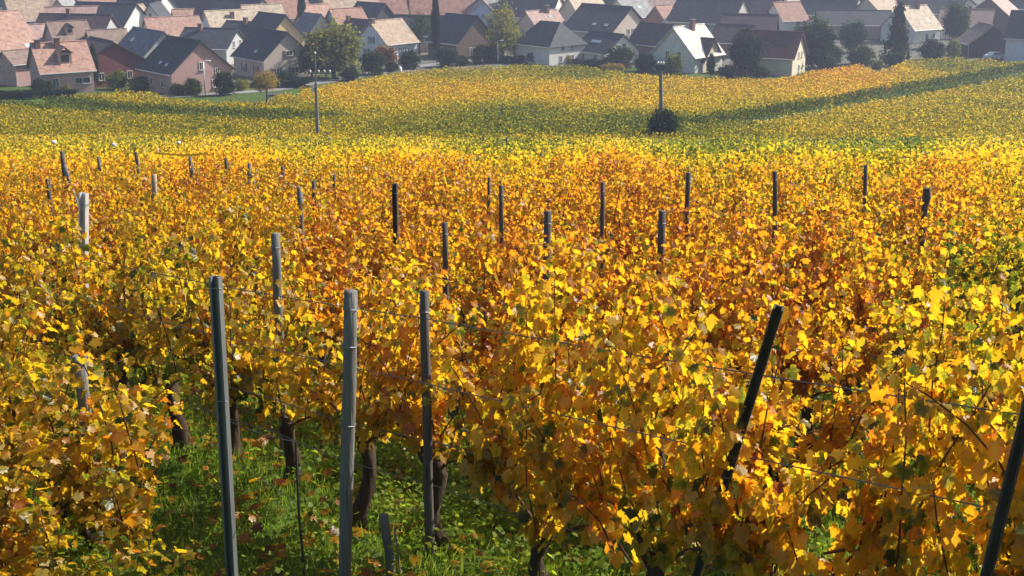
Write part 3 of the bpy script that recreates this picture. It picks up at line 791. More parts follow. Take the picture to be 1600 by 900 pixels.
V, F, T = scatter(LEAF, LEAF_F, np.stack([x, y, terr(x, y) + rng.uniform(.03, .13, q)], -1), frames(no, rng.normal(0, 1, (q, 3))), rng.uniform(.06, .11, q), rng.normal(.78, .16, q))
o = link('fallen_leaves', np_mesh('fallen_leaves', V, F, M_VINE, T)); o.color = (0, 0, 0, 1); tag(o, 'fallen brown and orange vine leaves lying in the grass', 'fallen leaves', None, 'stuff')

# ------------------------------------------------------------------ village yards
M_YARD = mat('village_yard', (.13,.12,.10), .95, .4, .35, .2, .1, dirt=(.05,.075,.03))
_xs, _ys2 = np.linspace(-215, 215, 60), np.linspace(236, 470, 40); X, Y = np.meshgrid(_xs, _ys2)
Y = Y + np.where(np.arange(40)[:, None] < 1, 6 * np.sin(X * .06) - np.where(X < -40, 22, 0), 0)
V = np.stack([X, Y, terr(X, Y) + .035], -1).reshape(-1, 3); i = np.arange(39)[:, None] * 60 + np.arange(59)[None]
tag(link('yard', np_mesh('yard', V, np.stack([i, i + 1, i + 61, i + 60], -1).reshape(-1, 4), M_YARD)), kind='structure')

# ------------------------------------------------------------------ village houses
def slab(mb, a, b, c, d, t):
    """thick four-cornered roof slope, corners a b (eave) c d (ridge), thickness t downwards"""
    q = [np.array(p, float) for p in (a, b, c, d)]; lo = [p - np.array([0, 0, t]) for p in q]
    mb.add(q + lo, [(0,1,2,3), (7,6,5,4), (0,4,5,1), (1,5,6,2), (2,6,7,3), (3,7,4,0)])
BOXES = {}
def unit_box(m):
    if m.name not in BOXES:
        mb = MB(); mb.box(-.5, .5, -.5, .5, -.5, .5); BOXES[m.name] = mb.mesh('box_' + m.name, m)
    return BOXES[m.name]
def boxpart(name, m, parent, loc, size, rot=(0, 0, 0)):
    o = link(name, unit_box(m), None, parent); o.location = loc; o.scale = size; o.rotation_euler = rot
    return o
def window(parent, face, u, z, W, L, w=.95, h=1.25, shut=None, m=None):
    """face 'f' gable front (-y), 'r' +x side, 'l' -x side; u along the face"""
    if face == 'f': loc, rz = (u, -L/2, z), 0
    elif face == 'r': loc, rz = (W/2, u, z), math.pi/2
    else: loc, rz = (-W/2, u, z), -math.pi/2
    n = Vector((0, -1, 0)); n.rotate(Euler((0, 0, rz))); fo = Vector(loc) + n * .03
    key = ('frame', round(w, 2), round(h, 2))
    if key not in BOXES:
        mb = MB(); b = .09
        mb.box(-w/2, w/2, -.05, .05, -h/2, -h/2 + b); mb.box(-w/2, w/2, -.05, .05, h/2 - b, h/2)
        mb.box(-w/2, -w/2 + b, -.049, .049, -h/2 + b, h/2 - b); mb.box(w/2 - b, w/2, -.049, .049, -h/2 + b, h/2 - b)
        mb.box(-.035, .035, -.047, .047, -h/2 + b, h/2 - b); BOXES[key] = mb.mesh('window', M_FRAME)
    o = link('window', BOXES[key], None, parent); o.location = fo; o.rotation_euler = (0, 0, rz)
    p = boxpart('pane', M_GLASS, o, (0, .02, 0), (w - .1, .04, h - .1))
    boxpart('sill', M_CONC, o, (0, -.06, -h/2 - .05), (w + .2, .2, .08))
    if shut:
        for s in (-1, 1): boxpart('shutter', shut, o, (s * (w/2 + .25), .0, 0), (.46, .07, h + .06))
    return o

def house(label, rx, ry, h, eave, W, L, th, wall, roof, chim=(), sky=(), fw=(), sw=(), shut=None, hip=0, ov=.45, dorm=(), name='house', cat='house', gz=None):
    h *= .85; eave *= .83
    p = hit(rx, ry, h); base = (p[0], p[1], float(terr(p[0], p[1])))
    e = tag(empty(name, base, R(th)), label, cat)
    wm, rm = WALL[wall], ROOF[roof]; a = W / 2; l = L / 2; k = (h - eave) / a          # roof pitch
    mb = MB(); rh = h - .22 - hip * 0
    v = [(-a,-l,-.5), (a,-l,-.5), (a,-l,eave), (0,-l,rh), (-a,-l,eave), (-a,l,-.5), (a,l,-.5), (a,l,eave), (0,l,rh), (-a,l,eave)]
    if hip:
        v[3] = (0, -l + hip * .92, rh); v[8] = (0, l - hip * .92, rh)
    mb.add(v, [(0,1,2,4), (2,3,4), (6,5,9,7), (8,7,9), (1,6,7,2), (5,0,4,9), (2,7,8,3), (9,4,3,8), (0,5,6,1)])
    mb.obj('wall', wm, e)
    mb = MB(); z0 = eave - k * ov; o = a + ov; g = l + ov
    if hip:
        for s in (-1, 1):
            q = [(s*o,-g,z0+.12), (s*o,g,z0+.12), (0,g-hip,h), (0,-g+hip,h)]
            slab(mb, *(q if s > 0 else [q[1], q[0], q[3], q[2]]), .14)
            t = [(-o,s*g,z0+.115), (o,s*g,z0+.115), (0,s*(g-hip),h-.004)]
            if s > 0: t = [t[1], t[0], t[2]]
            mb.add(t + [(x, y, z - .13) for x, y, z in t], [(0,1,2), (5,4,3), (0,3,4,1)])
    else:
        for s in (-1, 1):
            q = [(s*o,-g,z0+.12), (s*o,g,z0+.12), (0,g,h), (0,-g,h)]
            slab(mb, *(q if s > 0 else [q[1], q[0], q[3], q[2]]), .2)
        mb.tube([(0,-g-.02,h+.02), (0,g+.02,h+.02)], .13, 6)
    ro = mb.obj('roof', rm, e)
    vis = 1 if th < 0 else -1
    mb = MB(); mb.tube([(vis*(o+.06),-g,z0+.02), (vis*(o+.06),g,z0+.02)], .09, 6); mb.obj('gutter', M_STEELB, ro)
    mb = MB(); mb.tube([(vis*(a+.08),-l+.12,-.2), (vis*(a+.08),-l+.12,z0+.2)], .06, 6); mb.obj('downpipe', M_STEELB, e)
    for (u, off, ch) in chim:
        x = vis * a * off; zt = h - k * abs(x)
        c = boxpart('chimney', M_BRICK, ro, (x, u * l, zt + ch/2 - .4), (.75, .75, ch + .8))
        boxpart('chimney_cap', M_CONC, ro, (x, u * l, zt + ch + .06), (.95, .95, .12))
    ang = math.atan(k)
    for (u, f, sw_, sh) in sky:
        x = vis * o * f; z = h - k * abs(x) + .04
        boxpart('skylight', M_SKY, ro, (x + vis*.05, u * l, z), (sh, sw_, .12), (0, vis * ang, 0))
    for (u, f, dw, dh) in dorm:
        x = vis * a * f; zt = h - k * abs(x)
        d = boxpart('dormer', wm, ro, (x, u * l, zt + .1), (1.6, dw, dh))
        mbd = MB(); q = dw/2 + .2; zr = dh/2 + .15
        for s in (-1, 1):
            mbd.add([(-1.3,s*q,zr-.1),(1.3,s*q,zr-.1),(1.3,0,zr+q*.75),(-1.3,0,zr+q*.75),(-1.3,s*q,zr-.25),(1.3,s*q,zr-.25),(1.3,0,zr+q*.75-.15),(-1.3,0,zr+q*.75-.15)],
                    [(0,1,2,3),(7,6,5,4),(0,4,5,1),(1,5,6,2),(3,2,6,7),(0,3,7,4)])
        dr = mbd.obj('dormer_roof', rm, ro); dr.location = (x, u * l, zt + .1)
        boxpart('dormer_window', M_GLASS, ro, (x + vis * .82, u * l, zt + .15), (.06, dw * .6, dh * .6))
    fw = [(u, z * .84, *r) for u, z, *r in fw]; sw = [(u, z * .84, *r) for u, z, *r in sw]
    for (u, z, *r) in fw: window(e, 'f', u * a, z, W, L, *(r[:2] if r else (.95, 1.25)), shut=shut)
    for (u, z, *r) in sw: window(e, 'r' if vis > 0 else 'l', u * l, z, W, L, *(r[:2] if r else (.95, 1.25)), shut=shut)
    return e

G2 = [(-.45, 1.5), (.35, 1.5), (-.35, 4.2), (.3, 4.2)]        # two floors of gable windows
G3 = G2 + [(0, 6.3, .7, .9)]
# front row
house('big barn with one huge salmon tiled roof above the pink house', -50, 21, 13.0, 5.4, 17, 17, -42, 'white', 'salmon', sky=((.75,.78,1.0,.9),), sw=((.5,2.4),(0,2.4)))
hp = house('pink house with salmon tiled roof, arched dormer and two chimneys', 91, 66, 8.8, 4.4, 8.6, 7.6, -58, 'pink', 'salmon', chim=((-.86,.12,1.0),(-.1,.16,1.3)),
      fw=((-.5,1.5),(.3,1.5),(.2,4.3),(-.35,4.3)), sw=((.55,2.3,2.4,1.0),(-.5,2.3)), dorm=((0,.60,2.0,1.7),))
house('pink annexe with low roof beside the hedge', 26, 78, 6.6, 4.6, 5.5, 4.5, -40, 'pink', 'brown', fw=((-.5,3.4,.8,1.2),(.3,3.4,.8,1.2)))
house('long maroon boarded barn with dark purple roof and small skylights', 158, 61, 8.6, 3.6, 14.5, 9, 38, 'maroon', 'purple', sky=((-.1,.40,1.0,.8),(.5,.32,1.0,.8),(-.55,.4,1.2,.8)), fw=((-.3,2.2),(.35,2.2)))
house('rose walled house with plain dark roof and wide gable behind the white lamp post', 287, 60, 9.4, 4.3, 10.4, 10.2, 42, 'rose', 'slate', fw=((-.4,1.6),(.4,1.6),(0,5.0),(.5,3.9,.7,.9)), sw=((-.4,2.0),(.3,2.0)), sky=((-.4,.75,.7,.6),(.05,.72,.7,.6)))
house('grey blue roofed house with a lit skylight between maroon barn and rose house', 232, 46, 9.0, 4.2, 9, 12, 40, 'grey', 'blue', sky=((.4,.4,1.0,.8),))
house('beige house with dark roof and brown shuttered gable beyond the bare tree', 424, 47, 9.2, 4.3, 9.6, 10.5, 40, 'beige', 'slate', fw=((-.5,1.6,1.1,1.1),(.25,1.6,1.6,1.1),(.05,5.1,1.4,.9)), sw=((-.5,2.0),(.3,2.0)), shut=M_SHUT, sky=((-.2,.72,.9,.6),))
house('yellow gabled house with dark roof behind the beige house', 425, 21, 9.8, 4.8, 8.4, 9.5, 42, 'yellow', 'slate', fw=((-.3,4.2),(.35,4.2)), sky=((-.4,.8,1.4,.9),))
house('white house with blue shutters and tan roof next to the white pergola', 603, 31, 8.6, 4.0, 9, 8.0, -42, 'paleblue', 'tan', fw=((-.35,1.5),(.35,1.5),(0,4.4)), sw=((0,1.8),), shut=M_SHUTB, chim=((-.95,.05,.6),))
house('dark roofed house close behind the blue shuttered house', 562, 30, 8.2, 4.4, 8, 7, 48, 'white', 'purple', chim=((.85,.1,.8),))
house('house with dark timber gable above a pale wall at the golden tree', 722, 23, 9.6, 4.0, 10.2, 9.2, 42, 'brown', 'slate', fw=((-.35,1.7,.9,1.6),(-.1,1.7,.9,1.6),(.35,1.7)), sw=((0,1.8),))
house('white house with half hipped dark roof and paired gable windows', 860, 33, 9.2, 4.6, 9.4, 9.4, 42, 'white', 'slate', hip=2.4, fw=((-.25,4.1,.75,1.3),(.25,4.1,.75,1.3),(-.35,1.4,.75,1.2),(.3,1.4,.75,1.2)), sw=((0,2.0),))
house('large house with broad dark blue roof and beige gable', 948, 8, 10.5, 5.0, 12.5, 13, 46, 'beige', 'slate', fw=((-.1,4.6,.9,1.3),(.15,4.6,.9,1.3),(.5,2,.9,1.3)), sky=((-.1,.7,1.0,.7),(-.6,.7,1.0,.7)))
house('low white bungalow with dark roof and one large lit skylight', 948, 51, 6.6, 2.9, 8.8, 9.0, 38, 'white', 'slate', sky=((.1,.45,2.6,.7),), fw=((-.4,1.5),(.35,1.5),(.1,4.0)), sw=((-.4,1.4),(.4,1.4)))
house('brick walled house with dark brown roof tucked behind the pale roofed house', 1026, 37, 8.2, 4.2, 8, 7.5, 46, 'brick', 'purple', fw=((0,2.2),))
hw = house('white house with dazzling pale roof and a single chimney', 1076, 40, 9.4, 3.9, 9.4, 8.6, -44, 'white', 'pale', chim=((.1,.12,1.6),), fw=((-.28,3.6,.85,1.4),(.28,3.6,.85,1.4),(-.35,1.2),(.35,1.2)))
house('cream gabled wing with dark purple roof set against the pale roofed house', 1096, 59, 6.9, 2.6, 6.8, 5.0, 52, 'cream', 'purple', fw=((-.2,2.0,1.0,1.8),(.35,2.0)))
house('house with maroon roof and lit cream gable by the round green tree', 1206, 48, 8.8, 4.2, 8.2, 10.5, 62, 'cream', 'maroon', fw=((-.1,4.2,.7,1.1),(.35,4.2,.7,1.1),(0,1.4,.9,1.4)))
house('long low farm shed with dark roof and pinkish wall', 1334, 16, 7.2, 4.0, 8.5, 16, 82, 'rose', 'slate', sw=((.0,2.4,6.0,.8),), name='farm_shed', cat='shed')
house('house with pale tan roof, thick chimney and two skylights', 1426, 9, 9.2, 4.0, 9.4, 8.4, -58, 'white', 'buff', chim=((.25,.10,1.7),), sky=((.35,.62,.9,.8),), sw=((0,1.8),(.5,1.8)))
house('dark open timber barn with arched doorway by the white car', 1541, 37, 7.4, 3.4, 8.8, 6.5, 4, 'timber', 'brown', name='barn', cat='barn')
house('grey walled house with dark roof beside the white car', 1622, 18, 11.2, 6.0, 8.6, 9.0, 60, 'paleblue', 'slate', sw=((-.4,3.4,.7,.5),))
house('tall brown gabled house with pinkish roof behind the timber barn', 1556, -6, 10.5, 5.4, 11, 9.6, -36, 'brown', 'pink', fw=((0,5.0),))
house('small white walled outbuilding behind the green trees', 1502, -4, 6.8, 5.0, 5, 5, 30, 'white', 'slate')
# second row
house('house with bright salmon roof above the round green tree', 1229, 3, 9.0, 4.8, 8.0, 6.6, -68, 'white', 'rust', sw=((.2,3.6),))
house('small white garage behind the round green tree', 1268, 19, 4.8, 3.2, 4.2, 4.2, -62, 'white', 'pale', name='garage', cat='garage')
house('grey metal roofed hall with round topped pale gable', 1092, 18, 7.0, 4.6, 8.4, 12.5, 56, 'paleblue', 'blue', hip=0, fw=((0,3.0),), name='village_hall', cat='hall')
house('little house with salmon roof beside the grey roofed hall', 1040, 8, 8.0, 4.6, 6.4, 5.6, -55, 'brick', 'rust')
house('massive dark roofed house behind the grey roofed hall', 1112, -6, 11.5, 5.6, 12, 15, 58, 'grey', 'slate', fw=((-.2,4.8),(.25,4.8)))
house('house with pink tiled roof and chimney behind the half hipped house', 846, 16, 9.0, 4.6, 9.0, 7.6, -54, 'beige', 'pink', chim=((.3,.1,1.3),), fw=((-.3,3.8),(.3,3.8)), sky=((.3,.3,.8,.6),))
house('long salmon roofed building spanning behind the dark cypress', 690, -13, 11.0, 5.4, 10.5, 15, -80, 'cream', 'rust', sw=((-.5,3.2),(0,3.2),(.5,3.2)))
house('shorter salmon roofed building with deep eaves next to the long salmon one', 600, -12, 11.0, 5.4, 10.5, 9, -76, 'beige', 'rust', sw=((-.3,3.2),(.3,3.2)))
house('light blue gabled house beside the golden tree', 753, -2, 9.4, 4.6, 8.6, 8, 4, 'blue', 'salmon', fw=((0,5.2,.7,1.2),(-.4,2.2),(.4,2.2)))
house('grey gabled house with broad orange roof behind the yellow green tree', 540, 13, 9.0, 4.4, 8.2, 7.4, -52, 'grey', 'rust', fw=((-.3,3.2),(.3,3.2)))
house('lit salmon roofed house between the cypress and the orange roof', 492, 7, 9.4, 4.8, 7.2, 6.2, -48, 'beige', 'salmon')
house('small blue roofed house with pale gable at the cypress', 488, 21, 7.8, 4.0, 6, 6, 44, 'cream', 'blue', fw=((0,3.4,.8,1.0),))
house('house with pale ochre roof at the village back by the cypress', 408, 7, 9.6, 5.0, 8, 8.5, -60, 'cream', 'buff')
house('house with speckled tan roof and reddish chimney', 352, 16, 9.0, 4.2, 9.4, 8.6, -58, 'paleblue', 'buff', chim=((.2,.34,1.1),), sky=((.2,.72,.7,.6),(.42,.72,.7,.6)), fw=((-.3,2.4),(.3,2.4)))
house('wide salmon roofed house with a brick cross gable', 268, 26, 8.6, 4.4, 8.6, 10.5, -60, 'cream', 'salmon', fw=((0,3.4),), sw=((.6,2.2),))
house('brick cross gable wing of salmon tiles', 275, 33, 7.4, 4.0, 6.4, 4.6, -6, 'brick', 'tan', fw=((-.1,3.6,1.2,1.4),(.4,1.6)), name='house_wing', cat='house wing')
house('house with brown roof and pale pink gable above the pink house', 104, 33, 8.6, 4.6, 8.2, 7.0, -56, 'pink', 'brown', dorm=((-.1,.5,1.4,1.2),), fw=((0,4.4),))
house('small cream gabled house with brown roof behind the maroon barn', 166, 46, 6.8, 3.6, 6.0, 7.2, -54, 'yellow', 'brown', fw=((.05,4.2,.8,1.0),))
house('long dark purple roofed house behind the brown roof', 118, 22, 9.4, 5.0, 9, 15, 80, 'grey', 'purple', chim=((.2,.0,1.0),))
house('narrow white gabled house with steep roof and one attic window', 242, 4, 10.2, 5.4, 6.0, 7, -4, 'white', 'slate', fw=((0,7.3,.7,1.1),(0,3.4,.7,1.0)))
house('pinkish roofed house with a white cross gable', 112, 10, 9.6, 5.2, 9, 10.5, -74, 'white', 'pink')
house('white gable with twin attic windows in the pinkish roof', 100, -4, 11.0, 6.0, 6.4, 7, -4, 'cream', 'grey', fw=((0,7.4,1.0,1.0),(-.4,4.6),(.4,4.6)), name='house_wing', cat='house wing')
house('house with pale tan roof and slate blue gable', 40, -2, 10.0, 5.0, 9.2, 8.6, -56, 'blue', 'tan', fw=((-.3,3.4),(.3,3.4)))
house('long blue slate roofed hall behind the dark purple roof', 166, 4, 10.4, 5.2, 10.5, 15, 70, 'white', 'slate', fw=((-.3,3.0),(.3,3.0)), sky=((.2,.6,.8,.7),))
house('pink roofed cottage squeezed behind the big salmon barn', 56, 38, 7.6, 4.2, 7, 7, -60, 'rose', 'pink')
house('tan roofed cottage with white wall next to the long slate hall', 204, 8, 8.6, 5.0, 6.6, 7, -30, 'white', 'tan', fw=((-.2,4.6,.7,.9),))
house('dark slate house behind the speckled tan roof', 372, -4, 11.0, 5.4, 11, 13, 64, 'grey', 'slate')
house('dark roofed house beyond the narrow white gable', 225, -14, 11.4, 5.6, 10, 12, 66, 'white', 'slate')
house('orange roofed cottage by the hazy yellow tree', 290, 14, 7.8, 4.8, 5.6, 5.4, -66, 'cream', 'salmon')
house('dark slate house with pale verge behind the pink tiled roof', 830, -12, 11.2, 5.4, 10.5, 14, 66, 'white', 'slate')
house('lit cream house end at the large dark blue roof', 912, -6, 11.0, 5.8, 8.5, 9, -50, 'cream', 'buff')
house('pale roofed house behind the beige gable', 985, -4, 9.6, 5.0, 8, 8.5, -50, 'beige', 'grey', sky=((.2,.5,1.0,.8),))
house('reddish long roof at the back beyond the little salmon house', 1030, -14, 9.8, 5.4, 8.5, 14, -82, 'beige', 'pink')
house('cream house with tan roof behind the farm shed', 1372, -5, 9.8, 5.4, 9.4, 9.5, -46, 'cream', 'tan', fw=((-.2,4.6),(.3,4.6)))
house('dark slate house behind the dark hazy trees', 1300, -12, 10.8, 5.4, 10, 13, 60, 'grey', 'slate')
house('dark roofed farmhouse behind the maroon roof', 1172, 22, 8.4, 4.4, 8.5, 11, 74, 'brown', 'purple')
house('maroon roofed lean house behind the dark yew', 1150, 38, 7.2, 3.6, 8, 7.5, 60, 'brick', 'purple')
house('slate roofed house at the back beside the light blue gable', 645, -22, 11.5, 6, 10, 12, 70, 'white', 'slate')
house('dark slate house above the small white outbuilding', 1455, -13, 10.6, 5.4, 10, 13, 74, 'grey', 'slate')
house('dark house wall between orange roof and long salmon roof', 580, 4, 9.6, 5.0, 8, 8.5, 50, 'timber', 'slate')
house('dark roofed house behind the grey hazy tree', 656, 24, 8.2, 4.2, 8.5, 10, 74, 'beige', 'slate')

# rows at the village back, under the top edge of the view
for (lab, rx, ry, th, wall, roof) in [
    ('slate roofed house behind the slate blue gable', 8, -20, 62, 'white', 'slate'), ('brown roofed house behind the white gable wing', 75, -20, -60, 'beige', 'brown'),
    ('salmon roofed house behind the long blue slate hall', 150, -17, -64, 'cream', 'salmon'), ('slate house behind the hazy yellow green tree', 300, -13, 58, 'grey', 'slate'),
    ('purple roofed house behind the orange roofed cottage', 335, -2, 62, 'white', 'purple'), ('rust roofed house behind the yellow gabled house', 440, -6, -62, 'white', 'rust'),
    ('slate roofed house above the lit salmon roof', 492, -14, 58, 'beige', 'slate'), ('tan roofed house above the orange roof', 545, -6, -58, 'white', 'tan'),
    ('purple roofed house behind the light blue gable', 735, -20, 60, 'cream', 'purple'), ('grey roofed house behind the golden tree', 780, -10, -58, 'white', 'grey'),
    ('tan roofed house behind the lit cream house end', 880, -18, -56, 'beige', 'tan'), ('slate house behind the pale roofed house', 955, -20, 64, 'white', 'slate'),
    ('dark house beside the massive dark roof', 1190, -8, 60, 'beige', 'purple'), ('pale roofed house behind the bright salmon roof', 1250, -13, -60, 'white', 'buff'),
    ('brown roofed house between dark hazy trees and cream house', 1340, -16, 62, 'white', 'brown'), ('rust roofed house behind the thick chimney', 1420, -14, -60, 'cream', 'rust'),
    ('slate roofed house behind the pinkish roof', 1590, -18, 60, 'white', 'slate'), ('grey house low behind the timber barn', 1512, 14, 66, 'grey', 'brown'),
    ('brown roofed house behind the rose house gable', 392, 34, 64, 'beige', 'slate'), ('low slate roofed shed below the speckled tan roof', 330, 44, 76, 'grey', 'slate')]:
    house(lab, rx, ry, 10.4 if ry < 5 else 7.6, 5.4 if ry < 5 else 4.0, random.uniform(8.5, 10.5), random.uniform(9, 13), th, wall, roof, chim=((random.uniform(-.5, .5), .1, 1.1),), fw=((-.3, 4.4), (.3, 4.4)))

# arched doorway frame of the timber barn, white pergola, cabinet hut, white marker
bd = hit(1521, 84); mb = MB(); arc = [(1.15 * math.cos(t), 0, 1.5 + 1.15 * math.sin(t)) for t in np.linspace(0, math.pi, 12)]
mb.tube([(1.15, 0, -.2)] + arc + [(-1.15, 0, -.2)], .16, 6); o = mb.obj('stone_arch', WALL['cream'])
o.location = (bd[0], bd[1] - 1.0, float(terr(bd[0], bd[1] - 1))); tag(o, 'pale stone arch standing before the dark timber barn', 'arch')
pg = hit(632, 86); e = tag(empty('pergola', (pg[0], pg[1], float(terr(pg[0], pg[1]))), R(-42)), 'white painted pergola frame against the tan roofed house', 'pergola')
for x in (-1.6, 1.6):
    for y in (-1.1, 1.1): boxpart('leg', M_WHITE, e, (x, y, 1.4), (.14, .14, 2.9))
for y in (-1.1, 1.1): boxpart('beam', M_WHITE, e, (0, y, 2.9), (3.8, .16, .2))
for x in np.linspace(-1.7, 1.7, 4): boxpart('rafter', M_WHITE, e, (x, 0, 3.07), (.16, 2.8, .13))
ch = hit(430, 161); e = tag(empty('field_hut', (ch[0], ch[1], float(terr(ch[0], ch[1]))), R(12)), 'small grey concrete hut with flat dark roof under the bare tree', 'hut')
boxpart('wall', WALL['grey'], e, (0, 0, .5), (1.9, 1.5, 1.3)); boxpart('roof', ROOF['slate'], e, (0, 0, 1.22), (2.2, 1.8, .16)); boxpart('door', M_SHUT, e, (.3, -.76, .45), (.6, .05, .9))
wm_ = hit(625, 112); mb = MB(); mb.tube([(0,0,-.1), (0,0,.3), (0,0,.65), (0,0,.85), (0,0,.95)], [.36,.38,.36,.24,.06], 12); o = mb.obj('marker_stone', M_WHITE, None, True)
o.location = (wm_[0], wm_[1], float(terr(wm_[0], wm_[1]))); tag(o, 'small white rounded marker stone at the lane edge', 'marker stone')

# ------------------------------------------------------------------ trees and shrubs
def make_crown(seed, nclump, per, spread, leaf, shape='round'):
    g = np.random.default_rng(seed)
    d = unit(g.normal(0, 1, (nclump, 3))); r = g.uniform(.25, 1, nclump) ** .5 * g.uniform(.74, 1.0, nclump)
    C = d * r[:, None]
    if shape == 'column': C[:, :2] *= (1.0 - .75 * np.clip((C[:, 2:] + .2), 0, 1) ** 1.5)
    if shape == 'cone': C[:, 2] = g.uniform(-1, 1, nclump); C[:, :2] = unit(g.normal(0, 1, (nclump, 2))) * (g.uniform(.3, 1, nclump) * (1.05 - C[:, 2]) / 2.05)[:, None]
    if shape == 'hedge': C = g.uniform(-1, 1, (nclump, 3)) * np.array([1, 1, 1])
    ix = np.repeat(np.arange(nclump), per); m = len(ix)
    sp = (spread * g.uniform(.6, 1.3, nclump))[ix]
    o = g.normal(0, 1, (m, 3)) * sp[:, None]; P = C[ix] + o
    no = unit(o) + unit(P + 1e-6) * .5 + g.normal(0, .4, (m, 3)) + np.array([0, 0, .35])
    T = g.normal(0, .05, m) + g.normal(0, .05, nclump)[ix]
    V, F, T = scatter(KITE, KITE_F, P, frames(no, g.normal(0, 1, (m, 3)) + [0, 0, -.4]), g.uniform(.6, 1.3, m) * leaf, T)
    return np_mesh('crown', V, F, M_TREE, T)
CROWN = dict(round=[make_crown(s, 110, 60, .15, .115) for s in (1, 2, 3)], airy=[make_crown(s, 60, 46, .17, .10) for s in (4, 5)],
             bush=[make_crown(s, 70, 44, .18, .16) for s in (6, 7, 8)], column=[make_crown(9, 110, 44, .11, .13, 'column')],
             cone=[make_crown(10, 120, 46, .12, .13, 'cone')], hedge=[make_crown(11, 90, 44, .16, .18, 'hedge')])
tcount = 0
def tree(label, x, y, rx, rz, base, tone, kind='round', name='tree', depth=1.0, cat='tree'):
    """crown centre pixel, crown half sizes in pixels, pixel row of its foot"""
    global tcount; tcount += 1
    b = hit(x, base); c = on_depth(x, y, b[1]); s = b[1] / CP / FPX * 1.02
    gz = float(terr(b[0], b[1])); ax, az = rx * s, rz * s
    e = tag(empty(name, (b[0], b[1], gz), random.uniform(0, 6.28) if kind != 'hedge' else 0), label, cat)
    cz = max(c[2] - gz, az * .8)
    if kind in ('bush', 'hedge') and base < 220: cz = min(cz, az * .82)
    L = CROWN[kind]; o = link('crown', L[tcount % len(L)], None, e)
    o.location = (0, 0, cz); o.scale = (ax * .84, ax * depth * .84, az * .86); o.color = (tone, 0, 0, 1)
    r = max(.05, ax * .055); mb = MB(); top = cz + az * .45
    pts = [(.04 * ax * math.sin(3 * t), .04 * ax * math.cos(2.5 * t), -.3 + (top + .3) * t) for t in np.linspace(0, 1, 7)]
    mb.tube(pts, list(np.linspace(r * 1.3, r * .35, 7)), 7); tk = mb.obj('trunk', M_TBARK, e, True)
    for j in range(4):
        a = 1.57 * j + tcount; st = np.array(pts[3]) + np.array([0, 0, .06 * j * az]); en = np.array([math.cos(a) * ax * .6, math.sin(a) * ax * .6 * depth, cz + az * (.1 + .1 * j)])
        mb = MB(); mb.tube([st, (st + en) / 2 + np.array([0, 0, -.05 * az]), en], [r * .55, r * .4, r * .15], 5); mb.obj('limb', M_TBARK, tk, True)
    return e
TREES = [
 ('large yellow green broadleaf tree beside the beige house', 522,76,50,44,123,.56,'round'), ('dark shrubby tree leaning on the yellow green tree', 488,92,24,26,122,.2,'round'),
 ('tall thin dark cypress beyond the yellow green tree', 473,10,8,56,66,.05,'column'), ('tall thin dark cypress standing by the garden shrubs', 682,28,9,62,98,.05,'column'),
 ('tall golden leaved tree behind the street lamp', 785,44,31,50,97,.60,'airy'), ('second golden tree merging with the tall golden one', 804,70,16,26,96,.5,'airy'),
 ('round dark green tree beside the maroon roofed house', 1268,66,38,41,106,.24,'round'), ('dark evergreen tree before the pale tan roof', 1399,52,28,42,97,.08,'cone'),
 ('broad green tree behind the tan roofed house', 1491,32,24,32,75,.24,'round'), ('dark spreading evergreen before the brick and maroon houses', 1164,84,29,40,121,.06,'round'),
 ('slim dark yew in front of the cream gabled wing', 1110,100,9,22,121,.06,'column'), ('slim dark conifer next to the pink house', 150,98,10,38,138,.12,'column'),
 ('leafless looking grey brown tree standing over the concrete hut', 417,126,24,22,163,.78,'airy'), ('hazy grey green tree behind the cypress', 655,44,22,26,86,.3,'airy'),
 ('hazy yellow green tree at the village back', 316,8,26,18,44,.5,'airy'), ('dark hazy tree at the village back above the farm shed', 1312,6,28,20,40,.1,'round'),
 ('green tree behind the pink tiled roof', 888,24,14,16,52,.35,'airy'), ('small green tree before the farm shed', 1330,54,26,24,82,.22,'round'),
]
for t in TREES: tree(*t)
